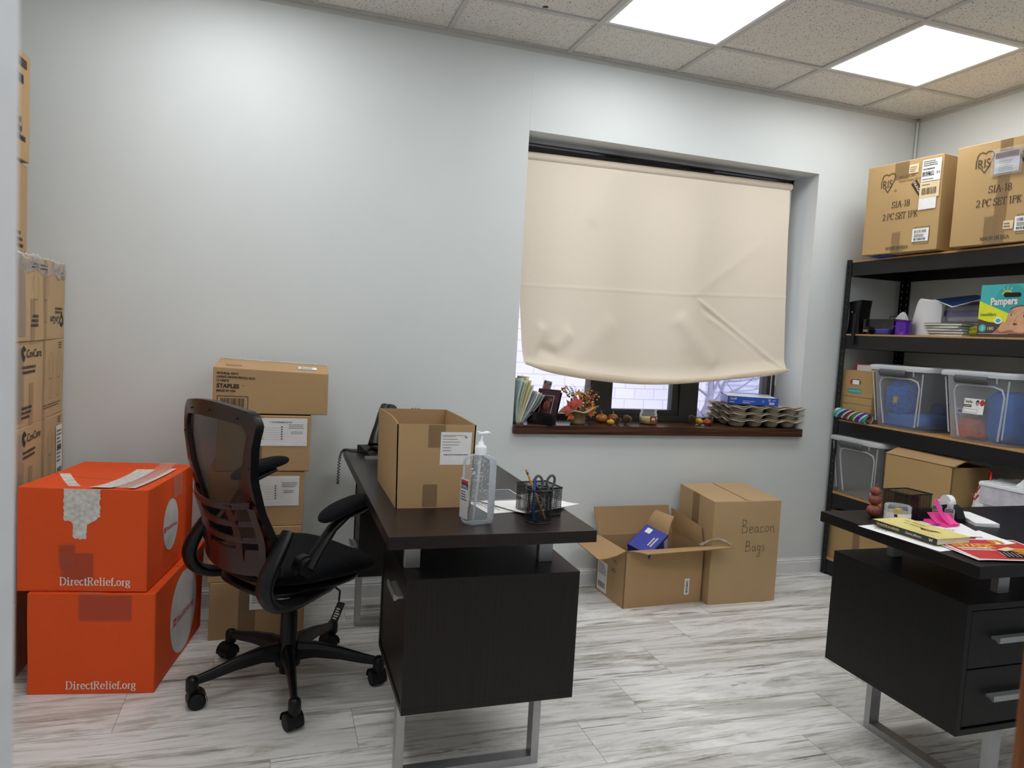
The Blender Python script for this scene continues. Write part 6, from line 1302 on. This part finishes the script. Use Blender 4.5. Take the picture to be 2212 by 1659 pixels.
cols = ['tealdark', 'white', 'navy', 'white', 'darkred', 'white', 'greentext', 'white', 'purple', 'white']
for k in range(11):
    if cols[k % 10] != 'white': g.grid(lambda u, v: (.0303*math.cos(2*PI*u), .125-max(0, min(.25, .022*k+.030*(v)+.030*math.sin(2*PI*u))), .0303*math.sin(2*PI*u)), 32, 1, cols[k % 10], cu=True)
    for q in (0, .006): g.grid(lambda u, v: (.0306*math.cos(2*PI*u), .125-max(0, min(.25, .022*k+.030+q+.002*v+.030*math.sin(2*PI*u))), .0306*math.sin(2*PI*u)), 32, 1, 'black', cu=True)
g.build('wrap_paper', t); g = G(); g.tube([(0, .1255, 0), (0, -.12, 0)], .018, 'card_in', 24, caps=False); g.grid(lambda u, v: ((.018+.012*v)*math.cos(2*PI*u), .125, (.018+.012*v)*math.sin(2*PI*u)), 32, 1, 'cream', cu=True); g.build('cardboard_core', t)
def bin_(label, cy, z, cx=2.632):
    t = thing('storage_bin', label, 'storage bin', (cx, cy, z), math.radians(-90), 'frosted lidded bins on the shelving')
    def ring(u, v, k=1.0):
        x, y = rrect(2*PI*u, 1, 1, .26); s = .82+.16*v; return (x*.190*s*k, y*.222*(.86+.12*v)*k, .002+.315*v)
    g = G(); g.grid(ring, 64, 8, 'bin', cu=True); g.grid(lambda u, v: (lambda p: (p[0]*v, p[1]*v, .003))(ring(u, 0)), 64, 2, 'bin', cu=True); g.build('bin_body', t)
    g = G(); g.grid(lambda u, v: (lambda p: (p[0]*(1+.045*v), p[1]*(1+.04*v), .312+.004*math.sin(PI*v)))(ring(u, 1)), 64, 3, 'bin_rib', cu=True); g.build('bin_rim', t, solid=.003)
    g = G()
    def lid(u, v):
        x, y = rrect(2*PI*u, 1, 1, .26); P_ = [(1.10, -.012), (1.105, .0), (1.09, .010), (1.02, .014), (.94, .016), (.90, .010), (.5, .012), (0, .013)]; k, dz = P_[min(7, int(round(v*7)))]; return (x*.187*k, y*.219*k, .322+dz+.004*(1-abs(y)))
    g.grid(lid, 64, 7, 'lid', cu=True); g.build('bin_lid', t)
    for s in (-1, 1):
        g = G(); g.grid(lambda u, v: (-.095+.17*u, s*(.236+.010*math.sin(PI*v)), .278+.040*v), 12, 5, 'latch', flip=(s > 0)); g.build('latch', t, solid=.004)
    g = G()
    def onface(x, z, d=.0025):   # a point on the tapered end wall
        v = (z-.002)/.315; return (x*(.82+.16*v)/.98, -(.222*(.86+.12*v))-d, z)
    g.tube([onface(-.10, .02), onface(-.112, .12), onface(-.118, .235), onface(-.105, .262), onface(-.07, .270), onface(.09, .270), onface(.135, .258), onface(.150, .225), onface(.145, .12), onface(.138, .02)], .0042, 'bin_rib', 6)
    for x in (-.165, .165): g.tube([onface(x*.98, .03), onface(x, .30)], .0035, 'bin_rib', 6)
    g.tube([onface(.105, .285), onface(.105, .312)], .004, 'bin_rib', 6); g.build('moulded_rib', t); return t
def side_rib(t, s=1): pass
bA = bin_('frosted lidded bin on the third shelf beside the file box, blue things inside', -.458, Z3)
bB = bin_('frosted lidded bin on the third shelf with a white bella sticker', -.915, Z3)
bC = bin_('empty looking frosted lidded bin on the fourth shelf beside the post', -.208, Z4, 2.637)
g = G(); F_ = Fr((-.055, -.2185, .135), (1, 0, 0), (0, .12, 1)); g.rect(F_, 0, 0, .105, .072, 'white', .0006); g.text(F_, .008, .050, 'bella', .015, 'ink', .0012, .012, width=.036); g.rect(F_, 0, .030, .042, .042, 'inkbrown', .0012); g.smalltext(F_, .005, .033, .034, .006, 1, 'inkwhite', 2, .0018, .5, (.9, 1)); g.line(F_, [(.006, .006), (.006, .022), (.075, .022), (.075, .006), (.006, .006)], .0012, 'ink', .0012)
g.poly(F_, arc(.094, .055, .012, .015, 0, 360, 16)[:-1], 'red', .0012); g.poly(F_, arc(.070, .054, .009, .013, 0, 360, 16)[:-1], 'black', .0012); g.poly(F_, arc(.071, .051, .0055, .008, 0, 360, 12)[:-1], 'skin', .0018); g.poly(F_, [(.058, .022), (.064, .038), (.078, .038), (.086, .022)], 'label', .0014); g.build('printed_sticker', bB)
def inbin(name, label, cat, c, s, mat, seed, amp=.25, p=.8):
    t = thing(name, label, cat, c); g = G(); blob(g, s[0], s[1], s[2], mat, seed, amp, 48, 24, p); g.build('soft_body', t); return t
t = inbin('blue_plush_toy', 'fuzzy blue plush with a yellow detail inside the bin beside the file box', 'soft toy', (2.520, -.405, Z3+.065), (.062, .080, .095), 'blueplush', 3, .2); g = G(); g.box(-.067, -.058, -.030, -.004, .070, .105, 'gold'); g.tube([(-.056, .01, .10), (-.062, .02, .07), (-.060, .0, .045), (-.056, -.02, .06)], .006, 'navy', 8); g.build('yellow_patch', t)
inbin('folded_cloth', 'folded blue cloth in the bottom of the bin beside the file box', 'cloth', (2.615, -.458, Z3+.006), (.150, .140, .040), 'bluecloth', 5, .12, .4); inbin('folded_cloth', 'dark navy cloth at the back right of the bin beside the file box', 'cloth', (2.72, -.53, Z3+.075), (.09, .06, .035), 'navycloth', 8, .15, .5)
t = thing('blue_sheet_bundle', 'tall blue fabric bundle inside the bin with the bella sticker', 'cloth', (2.61, -.985, Z3+.006), 0); g = G(); blob(g, .13, .075, .12, 'bluecloth', 12, .10, 48, 24, .4); g.build('fabric', t)
inbin('salmon_cloth', 'salmon orange bundle low in the bin with the bella sticker', 'cloth', (2.515, -.850, Z3+.006), (.055, .070, .052), 'orangecloth', 14, .25)
t = thing('snack_bag', 'clear bag with pink print above the salmon bundle in the bin', 'bag', (2.510, -.848, Z3+.03)); g = G(); blob(g, .055, .075, .062, 'bagclear', 16, .25, 40, 20, .7); g.build('clear_film', t); g = G(); g.grid(lambda u, v: (-.050-.004*math.sin(PI*u), .06-.12*u, .095+.028*v), 8, 2, 'diaper'); g.grid(lambda u, v: (-.0535-.003*math.sin(PI*u), .0-.04*u, .100+.02*v), 6, 2, 'pinkpale'); g.grid(lambda u, v: (-.053, .05-.035*u, .102+.014*v), 6, 2, 'violet'); g.build('printed_top', t)
# fourth shelf: wide carton with a raised flap, white bag
t = thing('open_carton', 'wide carton on the fourth shelf with its front flap half raised', 'cardboard box', (2.475, -.690, Z4), math.radians(-89)); W, D, Hh = .395, .245, .300
a, b, c, d = (-W/2, -D/2, 0), (W/2, -D/2, 0), (W/2, D/2, 0), (-W/2, D/2, 0); g = G()
for p, q in ((a, b), (b, c), (c, d), (d, a)): panel(g, p, q, 0, Hh, .005, 'card3', 'card_in')
g.box(-W/2+.001, W/2-.001, -D/2+.001, D/2-.001, 0, .004, 'card_in'); g.build('carton_body', t)
g = G(); flap(g, [(W/2+.002, -D/2, Hh), (-W/2-.002, -D/2, Hh), (-W/2, D/2-.06, Hh+.058), (W/2-.0, D/2-.06, Hh+.055)], .005, 'card_in', 'card3', -.004); g.build('flap', t)
g = G(); g.grid(lambda u, v: (W/2-.012+.022*u, -D/2-.004+.02*v, Hh-.002+.010*abs(math.sin(9*u+5*v))), 8, 6, 'card_edge'); g.build('torn_edge', t, solid=.001)
t = thing('plastic_bag', 'white carrier bag with red drawstring slumped around a white carton, right edge', 'bag', (2.50, -1.06, Z4), 0)
g = G()
def bagf(u, v):
    a = 2*PI*u; x, y = rrect(a, 1, 1, .6); k = 1+.10*math.sin(PI*v)+.05*noise.noise(Vector((math.cos(a)*3, math.sin(a)*3, v*4))); z = (.265+.045*math.sin(a*1+2.4)-.02*math.cos(2*a))*v; s = 1-.10*max(0, v-.7)/.3
    return (x*.095*k*s, y*.115*k*s, .002+z+.010*noise.noise(Vector((x*6, y*6, v*9)))*v)
g.grid(bagf, 80, 24, 'whiteplastic', cu=True); g.build('bag_body', t, solid=.0008)
g = G(); g.tube([(-.085, .09, .20), (-.10, .06, .235), (-.08, .03, .27), (-.05, .05, .30), (-.03, .085, .31)], .005, 'red', 6, sx=.4); g.tube([(-.10, -.06, .245), (-.115, -.09, .25), (-.10, -.11, .235), (-.08, -.09, .24)], .005, 'red', 6, sx=.4); g.tube([(-.098, .10, .19), (-.108, .075, .17), (-.105, .06, .195)], .005, 'red', 6, sx=.4); g.build('drawstring', t)
t = thing('white_carton', 'shallow white carton sitting in the carrier bag at the right edge', 'box', (2.445, -1.13, Z4+.165), math.radians(-84)); g = G(); g.box(-.11, .11, -.07, .07, 0, .085, 'diaper'); g.build('carton_body', t, bevel=.003); g = G(); g.box(-.115, .115, -.075, .075, .085, .100, 'whiteplastic'); g.build('ridged_lid', t, bevel=.002)
g = G()
for k in range(6): g.box(-.11+.038*k, -.09+.038*k, -.073, .073, .100, .104, 'whiteplastic')
g.build('lid_rib', t, bevel=.001)
t = thing('red_black_box', 'small red and black box with white numerals behind the carrier bag', 'box', (2.60, -1.135, Z4+.215), math.radians(-90)); g = G(); g.box(-.06, .06, -.03, .03, 0, .12, 'darkred'); g.build('box_body', t, bevel=.001); g = G(); F2 = Fr((-.06, -.03, 0), (1, 0, 0), (0, 0, 1)); g.rect(F2, .008, .055, .11, .105, 'black', .0006); g.text(F2, .015, .066, '10', .026, 'inkwhite', .0012, .02); g.build('printed_face', t)
t, fr, wb = carton('shipping_carton', 'plain carton on the lowest shelf, seen past the right hand desk', (2.64, -.245, Z5), math.radians(-90), .43, .38, .288, 'card3', seed=81, amp=.002)
dec(t, wb, 'packing_tape', lambda g: g.rect(fr['front'], .19, 0, .24, .288, 'tapebrown', .001, 2))
#@@DESK2 items
E2 = .7622
t = thing('pumpkin_figurine', 'stack of three small terracotta pumpkins at the far corner of the right desk', 'figurine', (1.238, -1.540, E2))
for i, (z, r) in enumerate(((0, .0255), (.042, .021), (.0745, .018))): g = G(); g.sphere((0, .001*i, z+r*.88), (r, r, r*.88), 'terracotta', 40, 12, rib=lambda a, v: 1-.09*(1-abs(math.cos(4*a))**.5)); g.build('pumpkin_tier', t)
g = G(); g.tube([(0, 0, .102), (.001, 0, .112), (.004, 0, .115)], [.004, .003, .002], 'brownprint', 8); g.tube([(0, 0, .104), (-.01, 0, .108), (-.015, -.003, .100), (-.010, -.003, .094)], .0007, 'brownprint', 4); g.build('stem', t)
t = thing('clip_jar', 'round clear plastic jar with a cream label and yellow contents on the right desk', 'jar', (1.275, -1.602, E2))
g = G(); g.lathe([(0, .001), (.039, .001), (.0405, .004), (.0405, .038), (.041, .040), (.041, .054), (.039, .0565), (0, .0565)], 'jarclear', 40); g.build('jar_body', t)
g = G(); g.grid(lambda u, v: (.0412*math.cos(2*PI*u), .0412*math.sin(2*PI*u), .006+.028*v), 40, 1, 'cream' if 0 else 'label', cu=True); g.build('jar_label', t)
F_ = Fr((-.041, -.020, .006), (.35, -.94, 0), (0, 0, 1))
g = G()
def cyl(a0, z, w, h, mat): g.grid(lambda u, v: (.0416*math.cos(a0+w*u), .0416*math.sin(a0+w*u), z+h*v), 4, 1, mat)
cyl(-2.62, .022, .24, .010, 'ink'); cyl(-2.75, .015, .5, .003, 'inkfaint'); cyl(-2.75, .009, .5, .003, 'navy'); cyl(-1.75, .020, .45, .002, 'inkfaint'); cyl(-1.75, .012, .45, .005, 'ink'); g.build('printed_text', t)
g = G(); g.box(-.014, .006, -.012, .004, .004, .045, 'gold'); g.build('yellow_contents', t)
t = meshcup('mesh_organizer', 'rectangular black wire mesh caddy on the right desk', (1.372, -1.545, E2), 0, .088, w=.115, d=.10, rz=math.radians(4), cat='organizer', cells=(150, 0))
g = G(); g.grid(lambda u, v: (-.002, -.05+.10*u, .004+.078*v), 1, 1, 'net_cup', uvs=(15, 12)); g.build('divider', t)
t = thing('sticky_notes', 'hot pink sticky note pad with curling top sheets on the right desk', 'sticky notes', (1.410, -1.655, E2), math.radians(8))
g = G(); g.box(-.038, .038, -.038, .038, 0, .012, 'pink'); g.build('pad', t, bevel=.0005)
for (k, l, r_) in ((1.0, .085, 0), (.25, .075, .35)):
    g = G(); g.grid(lambda u, v: (-.038+.076*u+r_*.02*v, (-.030+.052*v) if k > .5 else (-.036+.070*v), .0125+(.070*k*v**1.7+.012*math.sin(PI*u)*v*k if k > .5 else .022*v**1.6)-.014*abs(u-.5)*v*k), 12, 12, 'pink'); o = g.build('curled_sheet', t); o.rotation_euler = (0, 0, .5 if k > .5 else -.4)
for x, y, lb in ((1.470, -1.632, 'small clear travel bottle with pink print, the nearer of the pair'), (1.468, -1.585, 'small clear travel bottle with pink print, behind its twin')):
    t = thing('travel_bottle', lb, 'bottle', (x, y, E2), math.radians(-30), 'small clear travel bottles'); g = G(); g.grid(lambda u, v: (lambda q: (q[0]*.0145, q[1]*.009, .002+.042*v))(rrect(2*PI*u, 1, 1, .5)), 24, 2, 'jarclear', cu=True); g.lathe([(.0145, .044), (.012, .048), (.008, .050)], 'jarclear', 20, sy=.8); g.box(-.012, .012, -.006, .006, .004, .030, 'pinkpale'); g.build('bottle_body', t)
    g = G(); g.lathe([(.0085, .050), (.0095, .051), (.0095, .066), (.0085, .068), (0, .068)], 'bin_rib', 20); g.build('flip_cap', t); g = G(); F2 = Fr((-.012, -.0095, .008), (1, 0, 0), (0, 0, 1)); g.smalltext(F2, 0, 0, .024, .026, 4, 'inkred', 3, .0004, .4); g.build('bottle_print', t)
t = thing('tape_dispenser', 'black tape dispenser with a white tape roll on the right desk', 'tape dispenser', (1.530, -1.575, E2), math.radians(-100))
g = G(); g.prism([(-.065, 0), (.065, 0), (.065, .012), (.045, .045), (.020, .052), (-.02, .040), (-.055, .030), (-.065, .012)], Fr((0, .0, 0), (1, 0, 0), (0, 0, 1)), -.016, .016, 'black_soft'); g.build('dispenser_body', t, bevel=.002); g = G(); g.tube([(-.005, -.010, .052), (-.005, .010, .052)], .027, 'whiteplastic', 30); g.build('tape_roll', t)
t = thing('folded_napkin', 'folded white paper napkin lying on the right desk', 'napkin', (1.600, -1.612, E2), math.radians(-24)); g = G(); g.grid(lambda u, v: (-.038+.076*u, -.098+.196*v, .010+.003*math.sin(3*v+u)), 8, 12, 'white'); g.grid(lambda u, v: (-.038+.076*u, -.098, (.010+.003*math.sin(u))*v), 8, 1, 'white'); g.grid(lambda u, v: (-.038, -.098+.196*u, .010*v), 8, 1, 'white'); g.grid(lambda u, v: (-.036+.076*u, -.099+.196*v, .005), 8, 12, 'white'); g.build('layers', t)
PG = 'loose printed sheets on the right desk'
def p1(g, F_): g.poly(F_, [(.06, .02), (.20, .02), (.20, .16), (.13, .17)], 'darkred', .0006); g.smalltext(F_, .03, .20, .16, .05, 4, 'inkfaint', 3, .0006, .4)
def p2(g, F_): g.rect(F_, .02, .20, .12, .214, 'blue', .0006); g.smalltext(F_, .02, .03, .17, .14, 9, 'inkfaint', 7, .0006, .35)
def p3(g, F_): g.rect(F_, .06, .01, .19, .09, 'darkred', .0006); g.poly(F_, arc(.15, .05, .03, .03, 0, 360, 16)[:-1], 'white', .001)
sheet('paper_sheet', 'white flyer with a dark red panel sticking out below the yellow book', 1.200, -1.765, E2+.0006, .215, .28, math.radians(6), 'white', group=PG, fn=p1)
sheet('paper_sheet', 'white sheet with a blue bar behind the yellow book', 1.335, -1.740, E2+.0018, .20, .255, math.radians(-26), 'white', group=PG, curl=.004, fn=p2)
sheet('paper_sheet', 'white sheet with a dark red picture right of the yellow book', 1.330, -1.815, E2+.0034, .205, .15, math.radians(-12), 'white', group=PG, curl=.006, fn=p3)
def fly(g, F_):
    g.rect(F_, .008, .008, .272, .207, 'redflyer', .0006, 2)
    U = Fr(F_.p(.272, .207), -F_.u, -F_.v); U.n = Vector((0, 0, 1)); U = F_
    g.text(U, .020, .130, 'INVADE', .034, 'yellowprint', .0014, .03, width=.125, rot=-.12); g.smalltext(U, .02, .085, .11, .035, 2, 'inkwhite', 5, .0014, .6, (.9, 1)); g.smalltext(U, .175, .15, .08, .05, 3, 'yellowprint', 6, .0014, .6, (.8, 1)); g.smalltext(U, .175, .04, .08, .08, 4, 'yellowprint', 9, .0014, .6, (.7, 1))
    g.poly(U, [(.10, .02), (.18, .02), (.20, .075), (.135, .105)], 'black', .0012); g.poly(U, [(.13, .10), (.19, .13), (.20, .11), (.15, .085)], 'cream', .0016)
    for k in range(5): g.line(U, [(.105+.012*k, .03), (.12+.012*k, .075)], .0014, 'inkwhite', .0018)
sheet('flyer', 'red flyer with yellow lettering at the near left corner of the right desk, top sheet', 1.305, -1.935, E2+.0052, .28, .215, math.radians(-13), 'white', 'flyer', 'red flyers on the right desk', fn=fly)
sheet('flyer', 'red flyer peeking out under the top flyer on the right desk', 1.295, -1.925, E2+.0040, .28, .215, math.radians(-9), 'white', 'flyer', 'red flyers on the right desk', fn=fly)
t = thing('paperback_book', 'yellow covered paperback with a dark spine on the papers of the right desk', 'book', (1.205, -1.755, E2+.0065), math.radians(3))
W, L, T = .140, .232, .017; g = G(); g.box(-W/2+.002, W/2-.002, -L/2+.002, L/2-.002, .0006, T-.0006, 'pages'); g.build('page_block', t); g = G(); g.box(-W/2, W/2, -L/2, L/2, T-.0006, T, 'bookyellow'); g.box(-W/2, W/2, -L/2, L/2, 0, .0006, 'bookyellow'); g.build('cover', t); g = G(); g.box(-W/2-.0008, -W/2+.001, -L/2, L/2, 0, T, 'spine'); g.build('spine', t)
F_ = Fr((-W/2, L/2, T), (0, -1, 0), (1, 0, 0)); F_.n = Vector((0, 0, 1)); g = G(); g.text(F_, .030, .098, 'The Minister', .014, 'inkbrown', .0005, -.004, width=.085); g.text(F_, .055, .070, 'as Shepherd', .014, 'inkbrown', .0005, -.004, width=.085); g.text(F_, .140, .020, 'Charles Jefferson', .007, 'inkbrown', .0005, -.004); g.poly(F_, [(.115, .075), (.14, .070), (.16, .085), (.185, .08), (.15, .055), (.135, .05)], 'brownprint', .0005); g.poly(F_, [(.14, .062), (.165, .072), (.17, .058), (.15, .050)], 'skin2', .0008); g.build('cover_print', t)
F_ = Fr((-W/2-.0008, L/2, 0), (0, -1, 0), (0, 0, 1)); g = G(); g.text(F_, .018, .005, 'THE MINISTER AS SHEPHERD', .007, 'cream', .0005, .012, width=.085); g.text(F_, .125, .005, 'Charles Jefferson', .0075, 'inkwhite', .0005, .004, width=.055); g.text(F_, .205, .004, 'W', .009, 'inkwhite', .0005, .03); g.build('spine_print', t)
